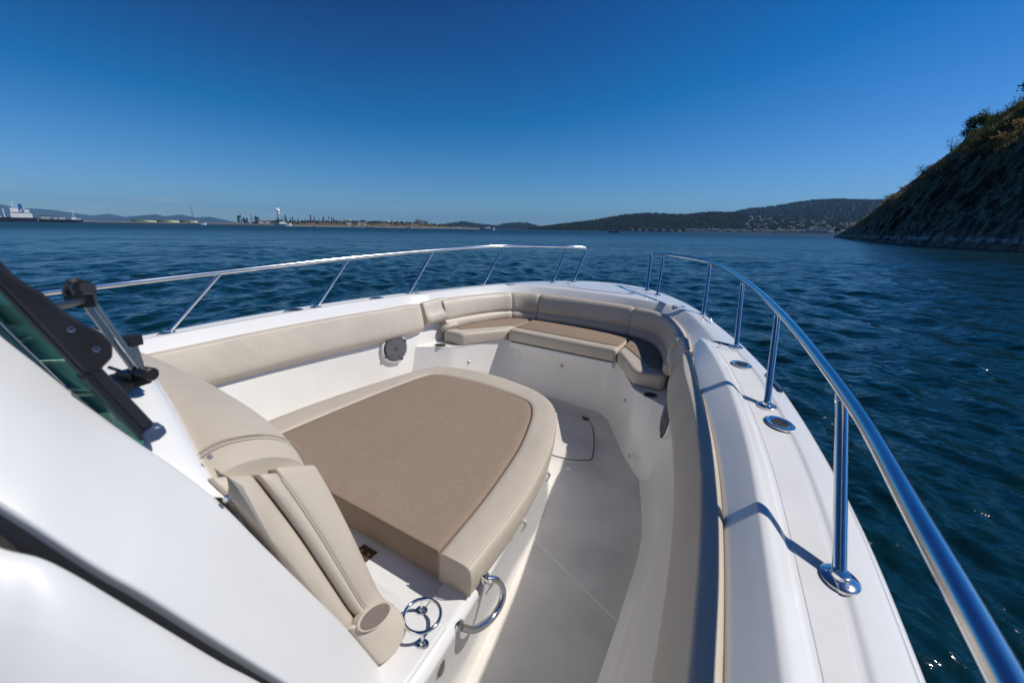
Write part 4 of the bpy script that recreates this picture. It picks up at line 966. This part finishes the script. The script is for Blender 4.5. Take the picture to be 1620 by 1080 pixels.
ship(60, -120, 1850, 12, 'large dark tanker with white bridge and blue funnel at the left end of the pier',
     [('deck_house', .04, .25, 11, 24, 17, M['ship_w']), ('bridge', .06, .145, 26, 34, 15, M['ship_w']), ('bridge_wing', .10, .115, 32, 36, 21, M['ship_w']), ('window_band', .0585, .062, 28.5, 31, 13, M['ship_h']), ('upper_bridge', .16, .24, 27, 38, 12, M['ship_w']), ('funnel', .115, .15, 34, 49, 5, M['ship_b']), ('mast', .20, .206, 41, 55, 1, M['ship_w']), ('deck_crane', .30, .31, 12, 36, 1.5, M['ship_w']), ('window_band', .1595, .1585, 33, 36, 12.2, M['ship_h']), ('pipe_manifold', .34, .9, 12, 15, 5, M['ship_w'])], M['ship_h'])
ship(62, 132, 1900, 9, 'low dark loading barge with pale tanks and a thin mast beside the tanker',
     [('deck_house', .06, .27, 9, 19, 9, M['wall_g']), ('house_roof', .05, .28, 19, 21, 10, M['roof_r']), ('cargo_tank', .34, .42, 9, 14, 6, M['dockc']), ('cargo_tank', .46, .60, 9, 15, 6, M['dockc']), ('mast', .372, .378, 14, 34, 1, M['stack']), ('wheel_house', .74, .86, 9, 16, 6, M['ship_w']), ('mast', .80, .812, 16, 38, 1, M['ship_w']), ('deck_house', .88, .97, 9, 12, 5, M['ship_w'])], M['ship_h'])
# small craft on the water
def motorboat(x, yb, wpx, name, lab, hullm, cabin=True, flip=1, grp='small boats on the bay', person=False, d=None, hk=1.0):
    d = d or EYE_H * 630 / max(yb - hz(x), .8); c = far(x, hz(x), d); c[2] = 0; L = wpx * d / 630 * .92
    g = c[:2] / np.linalg.norm(c[:2]); u_ = np.array([g[1], -g[0], 0]) * flip; v_ = np.array([g[0], g[1], 0])
    root = empty(name, c); props(root, lab, 'boat', grp); bw = L * .15; h = L * .11 * hk; rows = []
    for t, w, k in ((-.5, .8, 1), (-.2, 1, 1), (.15, .95, 1.05), (.38, .6, 1.25), (.5, .06, 1.5)):
        p = c + u_ * L * t; rows.append([p - v_ * bw * w * .6 + (0, 0, -.2), p - v_ * bw * w + (0, 0, h * k), p + v_ * bw * w + (0, 0, h * k), p + v_ * bw * w * .6 + (0, 0, -.2)])
    build('hull', *loft(rows, closed=True, caps=True), hullm, root, boat=False, smooth=0)
    if cabin:
        rows = []
        for t, k in ((-.22, .9), (-.18, 1.9), (.10, 1.9), (.24, 1.05)):
            p = c + u_ * L * t; rows.append([p - v_ * bw * .7 + (0, 0, h * .9), p - v_ * bw * .6 + (0, 0, h * k + .05), p + v_ * bw * .6 + (0, 0, h * k + .05), p + v_ * bw * .7 + (0, 0, h * .9)])
        build('cabin', *loft(rows, closed=True, caps=True), M['boatw'], root, boat=False, smooth=0)
        p = c - u_ * L * .06; build('roof', *box(p + (0, 0, h * 2.6), (L * .24, L * .24, h * .18), math.atan2(u_[1], u_[0])), M['ship_h'], root, boat=False, smooth=0)
        mb = MB(); mb.add(*tube([p + (0, 0, h * 1.8), p + (0, 0, h * 3.9)], L * .006, 5)); mb.build('mast', M['boatw'], root, boat=False)
    return root, c, u_, v_, L, h
motorboat(771, 364.6, 25, 'cabin_cruiser', 'white and black cabin cruiser crossing ahead of the wooded islands', M['boatw'], d=560)
motorboat(448, 358.3, 22, 'motor_yacht', 'long white motor yacht below the smoking chimney', M['boatw'], d=1400, hk=1.3); motorboat(461, 358.6, 4, 'open_boat', 'tiny white open boat just right of the long yacht', M['boatw'], cabin=False, d=1300)
motorboat(314, 355.3, 17, 'low_sailboat_hull', 'low white boat under the lattice mast', M['boatw'], cabin=False, d=1500); motorboat(323, 355.6, 3, 'open_boat', 'tiny white boat at the right of the low white boat', M['boatw'], cabin=False, d=1400)
motorboat(498, 358, 7, 'open_boat', 'small white boat under the tallest refinery towers', M['boatw'], cabin=False, d=1500); motorboat(562, 358.5, 8, 'small_cruiser', 'small white cruiser left of the dark patrol boat', M['boatw'], d=1500)
motorboat(584, 360.5, 11, 'patrol_boat', 'dark hulled boat with white cabin in front of the brown bluff', M['ship_h'], d=900); motorboat(647, 360.3, 10, 'open_boat', 'low white boat in front of the right end of the brown bluff', M['boatw'], cabin=False, d=1100)
motorboat(1226, 369.3, 6, 'open_boat', 'small white boat before the town marina', M['boatw'], d=1200); motorboat(1103, 365.8, 5, 'open_boat', 'small pale boat below the wooded headland', M['boatw'], cabin=False, d=1500)
r_, c, u_, v_, L, h = motorboat(971, 367.0, 15, 'fishing_boat', 'dark open boat with a standing person, right of the bow gap', M['ship_h'], cabin=False, d=470)
p = c + u_ * L * .04
build('outboard', *box(c - u_ * L * .5 + (0, 0, h * .9), (.5, .5, 1.0)), M['black'], r_, boat=False, smooth=0)
mb = MB(); mb.add(*tube([p + (0, 0, h * .4), p + (0, 0, h + .5), p + (0, 0, h + .85), p + (0, 0, h + 1.0), p + (0, 0, h + 1.42), p + (0, 0, h + 1.48), p + (0, 0, h + 1.56), p + (0, 0, h + 1.72), p + (0, 0, h + 1.8)], [.12, .15, .17, .16, .23, .08, .10, .11, .03], 10))
for s_ in (-1, 1): mb.add(*tube([p + u_ * .22 * s_ + (0, 0, h + 1.4), p + u_ * .30 * s_ + (0, 0, h + 1.1), p + u_ * .22 * s_ - v_ * .2 + (0, 0, h + .9)], [.07, .06, .045], 8))
pr_ = mb.build('person', M['ship_w'], None, boat=False, smooth=60); props(pr_, 'person in pale jacket standing in the dark open boat', 'person')
motorboat(979.5, 367.0, 4, 'open_boat', 'tiny dark boat just right of the boat with the standing person', M['ship_h'], cabin=False, d=480)
# sailing mast by the headland
def sail(x, top, d, lab):
    c = far(x, hz(x), d); c[2] = 0; z1 = far(x, top, d)[2]; root = empty('moored_sailboat', c); props(root, lab, 'sailboat')
    g = c[:2] / np.linalg.norm(c[:2]); u_ = np.array([g[1], -g[0], 0]); v_ = np.array([g[0], g[1], 0]); L = z1 * .8; rows = []
    for t, w in ((-.5, .5), (0, 1), (.5, .06)): p = c + u_ * L * t; rows.append([p - v_ * w + (0, 0, -.2), p - v_ * 1.6 * w + (0, 0, 1.2), p + v_ * 1.6 * w + (0, 0, 1.2), p + v_ * w + (0, 0, -.2)])
    build('hull', *loft(rows, closed=True, caps=True), M['boatw'], root, boat=False, smooth=0); build('mast', *tube([c + (0, 0, 1), c + (0, 0, z1)], .22, 6), M['boatw'], root, boat=False)
sail(1142.5, 351, 1500, 'moored white sailboat with tall bare mast before the marina')
sail(496, 351.5, 1500.5, 'small sailboat with bare mast under the refinery towers')
# waterfront town: houses on the hillside and the marina front
hm = {}
def house_mesh(wm, rm):
    mb = MB(); mb.add(*box((0, 0, .5), (1, 1, 1))); me1 = bpy.data.meshes.new('wall'); me1.from_pydata(mb.V, [], mb.F); me1.materials.append(wm)
    me2 = bpy.data.meshes.new('roof'); me2.from_pydata([(-.56, -.56, 1), (.56, -.56, 1), (.56, .56, 1), (-.56, .56, 1), (-.56, 0, 1.5), (.56, 0, 1.5)], [], [(0, 1, 5, 4), (2, 3, 4, 5), (0, 4, 3), (1, 2, 5), (0, 3, 2, 1)]); me2.materials.append(rm); return me1, me2
HM = [house_mesh(M['wall_p'], M['roof_d']), house_mesh(M['wall_g'], M['roof_d']), house_mesh(M['wall_p'], M['roof_r'])]
def house(x, d, z, w, h, k, lab, grp):
    g = far(x, hz(x), d); rt = empty('house', (g[0], g[1], z)); props(rt, lab, 'house', grp)
    for nm, me in zip(('wall', 'roof'), HM[k]):
        o = bpy.data.objects.new(nm, me); COL.objects.link(o); o.parent = rt; o.scale = (w, w * .8, h)
    rt.rotation_euler.z = math.atan2(-g[0], g[1]) + random.uniform(-.4, .4)
hx = [p[0] for p in HF]; hy = [p[1] for p in HF]
for i in range(95):
    x = RNG.uniform(1175, 1352); t = RNG.uniform(.04, .98); d = 2300 + 700 * t; H = max(far(x, np.interp(x, hx, hy), 3000)[2], 1)
    house(x, d + 4, H * t ** .8 + RNG.uniform(0, 3), RNG.uniform(8, 15), RNG.uniform(5, 8), RNG.randint(3), 'small pale house among trees on the hillside above the marina', 'houses on the hillside above the marina')
for i in range(46):
    x = 1090 + i * 5.4 + RNG.uniform(-1.5, 1.5)
    if x > 1335: break
    house(x, 2285, 3.0, RNG.uniform(12, 24), RNG.uniform(6, 12), RNG.randint(2), 'low pale building in the row along the marina waterfront', 'low buildings along the marina')
for i in range(7): house(1000 + i * 13 + RNG.uniform(-4, 4), 2310, 3, 12, 7, 0, 'small pale house at the foot of the wooded headland', 'houses below the headland')
for i in range(6): house(690 + i * 9, 2420, 3, 14, 6, 0, 'small white building on the flat point right of the bluff', 'buildings on the flat point')
for i, x in enumerate((661, 665, 672, 675)): house(x, 2640, 28 - i * 3, 22, 16, 0, ['big white shed on the right end of the bluff, leftmost of four', 'white shed on the bluff, second of four from the left', 'white shed on the bluff, third of four from the left', 'lowest and rightmost white shed on the end of the bluff'][i], 'white sheds on the bluff')
for i, x in enumerate((414, 418, 422, 569, 577, 552)): house(x, 2420, 10, 22, 10, 0, ['pale low building right of the round dark tree, leftmost of three', 'pale low building right of the round dark tree, middle of three', 'pale low building right of the round dark tree, rightmost of three', 'pale building below the bluff tanks, middle of three', 'pale building below the bluff tanks, rightmost of three', 'pale building below the bluff tanks, leftmost of three'][i], 'industrial buildings on the refinery shore')
# big marina shed and breakwater
root = empty('boat_shed', far(1291, hz(1291), 2250)); root.location.z = 2; props(root, 'large boat shed with long white roof at the marina', 'shed')
g = far(1291, hz(1291), 2250); an = math.atan2(-g[0], g[1])
build('wall', *box((g[0], g[1], 9), (80, 30, 14), an), M['wall_g'], root, boat=False, smooth=0); build('roof', *box((g[0], g[1], 17.5), (86, 34, 3), an), M['ship_w'], root, boat=False, smooth=0)
rows = []
for x in np.arange(1085, 1420, 3):
    c = far(x, hz(x), 2200 + 0 * x); k = c / np.linalg.norm(c[:2]); q = RNG.uniform(3.4, 4.6)
    rows.append([(c[0], c[1], -.5), (c[0] + k[0] * 8, c[1] + k[1] * 8, q), (c[0] + k[0] * 14, c[1] + k[1] * 14, q), (c[0] + k[0] * 22, c[1] + k[1] * 22, -.5)])
o = build('breakwater', *loft(rows), M['rockw'], None, boat=False, smooth=0); props(o, 'dark stone breakwater in front of the marina town', 'breakwater')
for i in range(38):
    x = 1100 + i * 6.2 + RNG.uniform(-2, 2)
    if x > 1330: break
    c = far(x, hz(x), 2240); zt = RNG.uniform(12, 22)
    o = build('moored_mast', *tube([(c[0], c[1], 2), (c[0], c[1], zt)], .32, 5), M['ship_w'], None, boat=False); props(o, 'bare white mast of a boat moored in the marina', 'mast', 'boat masts in the marina')

# ================================================================== CLIFF HEADLAND
SK = [(1319, 375), (1332, 367.5), (1346, 358), (1369, 338), (1390, 318), (1421, 292), (1447, 268), (1472, 247), (1493, 224), (1519, 209), (1545, 189), (1571, 171), (1589, 164), (1605, 148.5), (1620, 139), (1700, 98), (1800, 80), (1950, 90), (2200, 150), (2600, 290)]
WL = [(1319, 374.6), (1345, 378.5), (1395, 383), (1467, 388), (1540, 392.5), (1620, 397), (1750, 404), (1950, 412), (2200, 420), (2600, 430)]
def vnoise(P, sc, seed):                # smooth value noise, vectorised
    rs = np.random.RandomState(seed); T = rs.rand(64, 64, 64); Q = P * sc; i = np.floor(Q).astype(int); f = Q - i; f = f * f * (3 - 2 * f); out = 0
    for dx in (0, 1):
        for dy in (0, 1):
            for dz_ in (0, 1):
                w = (f[..., 0] if dx else 1 - f[..., 0]) * (f[..., 1] if dy else 1 - f[..., 1]) * (f[..., 2] if dz_ else 1 - f[..., 2])
                out = out + w * T[(i[..., 0] + dx) % 64, (i[..., 1] + dy) % 64, (i[..., 2] + dz_) % 64]
    return out - .5
def cliff():
    xs = np.concatenate([np.arange(1319, 1700, 1.0), np.arange(1700, 2600, 9)]); nu, nv = len(xs), 200
    sx, sy = zip(*SK); wx, wy = zip(*WL); G = np.zeros((nu, nv + 16, 3))
    for i, x in enumerate(xs):
        d0 = EYE_H * 630 / max(np.interp(x, wx, wy) - hz(x), 4.2) * (1 + 0 * x); d = pdir(x); hn = math.hypot(d[0], d[1]); g = np.array([d[0], d[1]]) / hn
        depthk = hn  # along-view depth -> horizontal distance
        D0 = d0 * hn; e = (hz(x) - np.interp(x, sx, sy)) / 630   # tan of skyline over horizon along the view axis
        s_ = max(4, min(90, e * d0 * 1.9 + 5)); D1 = (d0 + s_) * hn; H = EYE_H + e * (d0 + s_)
        for j in range(nv):
            t = j / (nv - 1); z = -1 + (H + 1) * t; pr = t ** 2.4 * .74 + t * .26
            G[i, j] = (*(g * (D0 + (D1 - D0) * pr)), z)
        for j in range(16):
            q = (j + 1) / 16; G[i, nv + j] = (*(g * (D1 + 60 * q * max(.2, min(1, H / 30)))), H * (1 - q ** 1.5) - 1.5 * (j == 15))
    P = G.reshape(-1, 3)
    # strata dip down to the left: ridged noise in a tilted frame
    tdir = far(1620, hz(1620), 80)[:2] - far(1395, hz(1395), 110)[:2]; tdir /= np.linalg.norm(tdir)
    al = P[:, :2] @ tdir; z = P[:, 2]; dp = P[:, :2] @ np.array([-tdir[1], tdir[0]])
    a1 = al * .74 + z * .67; a2 = -al * .67 + z * .74
    S = np.stack([a1 * .25, a2 * 1.6, dp * .3], -1); S2 = np.stack([al, dp, z], -1)
    n = 3.4 * vnoise(S2, .09, 1) * 2 + 2.0 * vnoise(S, .22, 2) + 1.1 * vnoise(S, .7, 3) + 2.6 * vnoise(S2, .28, 9) + 1.9 * vnoise(S2, .7, 4) + .7 * np.abs(vnoise(S2, 1.9, 5)) * 2 + .8 * vnoise(S, 2.6, 6) + .4 * vnoise(S2, 4.0, 7)
    dist = np.linalg.norm(P[:, :2], axis=1)
    t = (np.tile(np.arange(nv + 16), nu) / (nv - 1)); tt = np.clip(t, 0, 1); k = np.clip(4 * tt * (1.06 - tt), .12, 1) * np.interp(tt, [0, .45, .75, 1], [1, .95, .5, .4]) * np.clip((np.repeat(xs, nv + 16) - 1319) / 60, .08, 1)
    rad = P[:, :2] / dist[:, None]; G2 = P.copy(); G2[:, :2] -= rad * (n * k * 1.5)[:, None]; G2[:, 2] += n * k * .35 * (t > 0)
    G2 = G2.reshape(nu, nv + 16, 3)
    o = build('cliff_hill', G2.reshape(-1, 3), [tuple(int(q) for q in f) for f in loftidx(nu, nv + 16)], M['cliff'], None, boat=False, smooth=0); o['kind'] = 'structure'
    return xs, G2, nv
def loftidx(m, n):
    i = np.arange(m * n).reshape(m, n); return np.stack([i[:-1, :-1], i[:-1, 1:], i[1:, 1:], i[1:, :-1]], -1).reshape(-1, 4)
def cliffmat():
    m = nmat('cliff_rock', (.055, .055, .057), (.30, .26, .21), .6, .38, .66, bump=[('n', 1.6, .25), ('n', 7, .06)]); nt = m.node_tree; b = nt.nodes['Principled BSDF']
    old = b.inputs['Base Color'].links[0].from_socket
    g = nt.nodes.new('ShaderNodeNewGeometry'); sp_ = nt.nodes.new('ShaderNodeSeparateXYZ'); nt.links.new(g.outputs['Position'], sp_.inputs[0])
    n = nt.nodes.new('ShaderNodeTexNoise'); n.inputs['Scale'].default_value = .28; n.inputs['Detail'].default_value = 7; nt.links.new(g.outputs['Position'], n.inputs['Vector'])
    # lichen and dry grass patches higher up
    rp = nt.nodes.new('ShaderNodeValToRGB'); rp.color_ramp.elements[0].position = .50; rp.color_ramp.elements[1].position = .60; nt.links.new(n.outputs[0], rp.inputs[0])
    mr = nt.nodes.new('ShaderNodeMapRange'); mr.inputs[1].default_value = 5; mr.inputs[2].default_value = 12; nt.links.new(sp_.outputs[2], mr.inputs[0])
    mu = nt.nodes.new('ShaderNodeMath'); mu.operation = 'MULTIPLY'; nt.links.new(rp.outputs[0], mu.inputs[0]); nt.links.new(mr.outputs[0], mu.inputs[1])
    mx = nt.nodes.new('ShaderNodeMix'); mx.data_type = 'RGBA'; nt.links.new(mu.outputs[0], mx.inputs[0]); nt.links.new(old, mx.inputs[6]); mx.inputs[7].default_value = (.20, .145, .08, 1)
    # pale barnacle line just over the water
    m2 = nt.nodes.new('ShaderNodeMapRange'); m2.inputs[1].default_value = .9; m2.inputs[2].default_value = 1.25; m2.inputs[3].default_value = 0; m2.inputs[4].default_value = 1
    m3 = nt.nodes.new('ShaderNodeMapRange'); m3.inputs[1].default_value = 2.0; m3.inputs[2].default_value = 1.6; nt.links.new(sp_.outputs[2], m2.inputs[0]); nt.links.new(sp_.outputs[2], m3.inputs[0])
    mm = nt.nodes.new('ShaderNodeMath'); mm.operation = 'MULTIPLY'; nt.links.new(m2.outputs[0], mm.inputs[0]); nt.links.new(m3.outputs[0], mm.inputs[1])
    r2 = nt.nodes.new('ShaderNodeValToRGB'); r2.color_ramp.elements[0].position = .42; r2.color_ramp.elements[1].position = .58; n2 = nt.nodes.new('ShaderNodeTexNoise'); n2.inputs['Scale'].default_value = .6; nt.links.new(g.outputs['Position'], n2.inputs['Vector']); nt.links.new(n2.outputs[0], r2.inputs[0])
    m4 = nt.nodes.new('ShaderNodeMath'); m4.operation = 'MULTIPLY'; nt.links.new(mm.outputs[0], m4.inputs[0]); nt.links.new(r2.outputs[0], m4.inputs[1])
    mx2 = nt.nodes.new('ShaderNodeMix'); mx2.data_type = 'RGBA'; nt.links.new(m4.outputs[0], mx2.inputs[0]); nt.links.new(mx.outputs[2], mx2.inputs[6]); mx2.inputs[7].default_value = (.42, .44, .45, 1)
    nt.links.new(mx2.outputs[2], b.inputs['Base Color']); return m
M['cliff'] = cliffmat()
cxs, CG, cnv = cliff()
def leafy(name, c1, c2):
    m = nmat(name, c1, c2, .8); nt = m.node_tree; b = nt.nodes['Principled BSDF']; tr = nt.nodes.new('ShaderNodeBsdfTranslucent'); ms = nt.nodes.new('ShaderNodeMixShader'); ms.inputs[0].default_value = .45
    nt.links.new(b.inputs['Base Color'].links[0].from_socket, tr.inputs[0]); nt.links.new(b.outputs[0], ms.inputs[1]); nt.links.new(tr.outputs[0], ms.inputs[2]); nt.links.new(ms.outputs[0], nt.nodes['Material Output'].inputs[0]); return m
M['bushg'] = leafy('cliff_bush_green', (.045, .075, .02), (.12, .14, .045)); M['bushd'] = leafy('dry_bush', (.36, .21, .10), (.24, .16, .08))
M['drygrass'] = leafy('dry_grass', (.40, .30, .17), (.22, .18, .10)); M['bark'] = mat('bark', (.06, .045, .035), .9); M['madrona'] = leafy('dark_bush', (.022, .04, .012), (.06, .085, .022))
def leafcloud(c, rx, rz, n, size, rs, V, F, flat=.0):
    nc = 7; cl = [c + np.array([rs.randn() * rx * .5, rs.randn() * rx * .5, rs.uniform(-.35, .6) * rz]) for _ in range(nc)]
    for i in range(n):
        q = cl[rs.randint(nc)]; p = q + rs.randn(3) * np.array([rx * .27, rx * .27, rz * .2]); a = rs.randn(3); a /= np.linalg.norm(a); b_ = np.cross(a, rs.randn(3)); b_ /= np.linalg.norm(b_); k = len(V); s_ = size * rs.uniform(.6, 1.3)
        V += [tuple(p - a * s_), tuple(p + b_ * s_ * .55), tuple(p + a * s_), tuple(p - b_ * s_ * .55)]; F.append((k, k + 1, k + 2, k + 3))
def cpt(x, t):
    i = int(np.clip(np.interp(x, cxs, range(len(cxs))), 0, len(cxs) - 1)); j = int(np.clip(t, 0, 1) * (cnv - 1)); return CG[i, j]
def cliff_bush(x, t, w, h, m, lab, cat, grp, name='bush', trunk=0.0, n=260):
    rs = np.random.RandomState(int(x * 7 + t * 100)); b = cpt(x, t).copy(); root = empty(name, b); props(root, lab, cat, grp)
    V, F = [], []; leafcloud(b + (0, 0, trunk + h * .45), w * .5, h, n, max(.10, w * .055), rs, V, F); build('crown', V, F, m, root, smooth=0, boat=False)
    mb = MB()
    for k in range(3): mb.add(*tube([b + (0, 0, -.5), b + np.array([rs.randn() * .2, rs.randn() * .2, trunk + h * .2]), b + np.array([rs.randn() * w * .25, rs.randn() * w * .25, trunk + h * .6])], [.09 + w * .012, .06 + w * .008, .02], 6))
    mb.build('trunk', M['bark'], root, boat=False)
for x, w, h, tr, lab in ((1564, 4.2, 3.0, 1.2, 'wind bent tree with open crown standing highest on the cliff skyline'), (1577, 3.4, 2.2, .8, 'smaller tree right behind the highest skyline tree'), (1493, 3.6, 2.2, .4, 'dark bushy tree on the skyline halfway up the cliff'), (1504, 3.6, 2.8, .6, 'green tree right beside the dark skyline tree'), (1483, 2.8, 1.8, .3, 'low dark bush at the left of the skyline trees'), (1467, 2.4, 2.2, .3, 'nearly bare grey shrub on the skyline'), (1618, 5, 3.5, 1.5, 'tree at the top of the cliff by the picture edge')):
    cliff_bush(x, .985, w * 1.25, h * 1.2, M['madrona'] if x not in (1504, 1577) else M['bushg'], lab, 'tree', 'trees on the cliff skyline', 'tree', tr, 900 if x != 1467 else 120)
for i in range(150):
    x = 1380 + 262 * RNG.uniform(0, 1) ** .6; t = RNG.uniform(.52, .995); gr = RNG.rand()
    cliff_bush(x, t, RNG.uniform(1.4, 3.6), RNG.uniform(.9, 2.2), M['bushg'] if gr < .45 else M['madrona'], 'green bush clinging to the upper cliff' if gr < .45 else 'dark bush clinging to the upper cliff', 'bush', 'green bushes on the upper cliff' if gr < .45 else 'dark bushes on the upper cliff', n=170)
for x, t, w, h, lab in ((1550, .60, 4.6, 1.5, 'rust coloured bush spreading on the cliff below the green ones'), (1565, .63, 4.0, 1.7, 'rust coloured bush right of the largest one'), (1577, .80, 3.6, 1.6, 'golden dry bush under the highest tree'), (1512, .62, 3.2, 1.0, 'small rust bush at the left of the rust patch'), (1602, .84, 3.6, 1.5, 'golden dry bush near the top right of the cliff')):
    cliff_bush(x, t, w, h, M['bushd'], lab, 'bush', 'dry bushes on the cliff', n=420)
for i in range(34):
    x = 1400 + 240 * RNG.uniform(0, 1) ** .7; t = RNG.uniform(.6, .98)
    cliff_bush(x, t, RNG.uniform(1.4, 3.4), RNG.uniform(.6, 1.3), M['bushd'], 'small rust or straw coloured dry bush on the upper cliff', 'bush', 'dry bushes on the cliff', n=190)
# dry grass tufts in one mass
V, F = [], []; rs = np.random.RandomState(9)
TT = vnoise(CG, .16, 8)
for i in range(34000):
    x = 1345 + 310 * rs.rand() ** .7; t = rs.uniform(.60, 1.0) if rs.rand() < .8 else rs.uniform(.40, 1.0); b = cpt(x, t)
    if TT[int(np.clip(np.interp(x, cxs, range(len(cxs))), 0, len(cxs) - 1)), int(t * (cnv - 1))] < .09: continue
    for k in range(2):
        p = b + rs.randn(3) * (.35, .35, .05); a = rs.uniform(0, 6.28); l = rs.uniform(.3, .8); w = .09; q = len(V)
        V += [(p[0] - w * math.cos(a), p[1] - w * math.sin(a), p[2] - .1), (p[0] + w * math.cos(a), p[1] + w * math.sin(a), p[2] - .1), (p[0] + rs.randn() * .15, p[1] + rs.randn() * .15, p[2] + l)]; F.append((q, q + 1, q + 2))
me = bpy.data.meshes.new('cliff_grass'); me.from_pydata(V, [], F); me.materials.append(M['drygrass']); o = bpy.data.objects.new('cliff_grass', me); COL.objects.link(o); props(o, 'dry golden grass on the upper cliff', 'grass', kind='stuff')
# channel marker post at the cliff's foot
c = far(1322, hz(1322), 240); c[2] = 0
mb = MB(); mb.add(*tube([c + (0, 0, -1), c + (0, 0, 3.6)], .16, 8)); mb.add(*box(c + (0, 0, 3.9), (1.0, 1.0, .9))); o = mb.build('channel_marker', M['stack'], None, boat=False); props(o, 'dark marker post at the foot of the cliff', 'marker')

# ================================================================== HAZE
hv, hf = box((0, 8000, 480), (46000, 40000, 3000)); hv = [(x, y, -3 if z < 0 else 900) for x, y, z in hv]
hz_o = build('haze', hv, hf, mat('haze_shell', (1, 1, 1)), None, smooth=0, boat=False); hz_o['kind'] = 'stuff'
hm_ = bpy.data.materials.new('haze_air'); hm_.use_nodes = True; hn = hm_.node_tree; hn.nodes.clear()
ho = hn.nodes.new('ShaderNodeOutputMaterial'); pvn = hn.nodes.new('ShaderNodeVolumePrincipled')
pvn.inputs['Color'].default_value = (.30, .62, 1.0, 1); pvn.inputs['Density'].default_value = 4.4e-5; pvn.inputs['Anisotropy'].default_value = .0
hn.links.new(pvn.outputs[0], ho.inputs['Volume']); hz_o.data.materials.clear(); hz_o.data.materials.append(hm_)
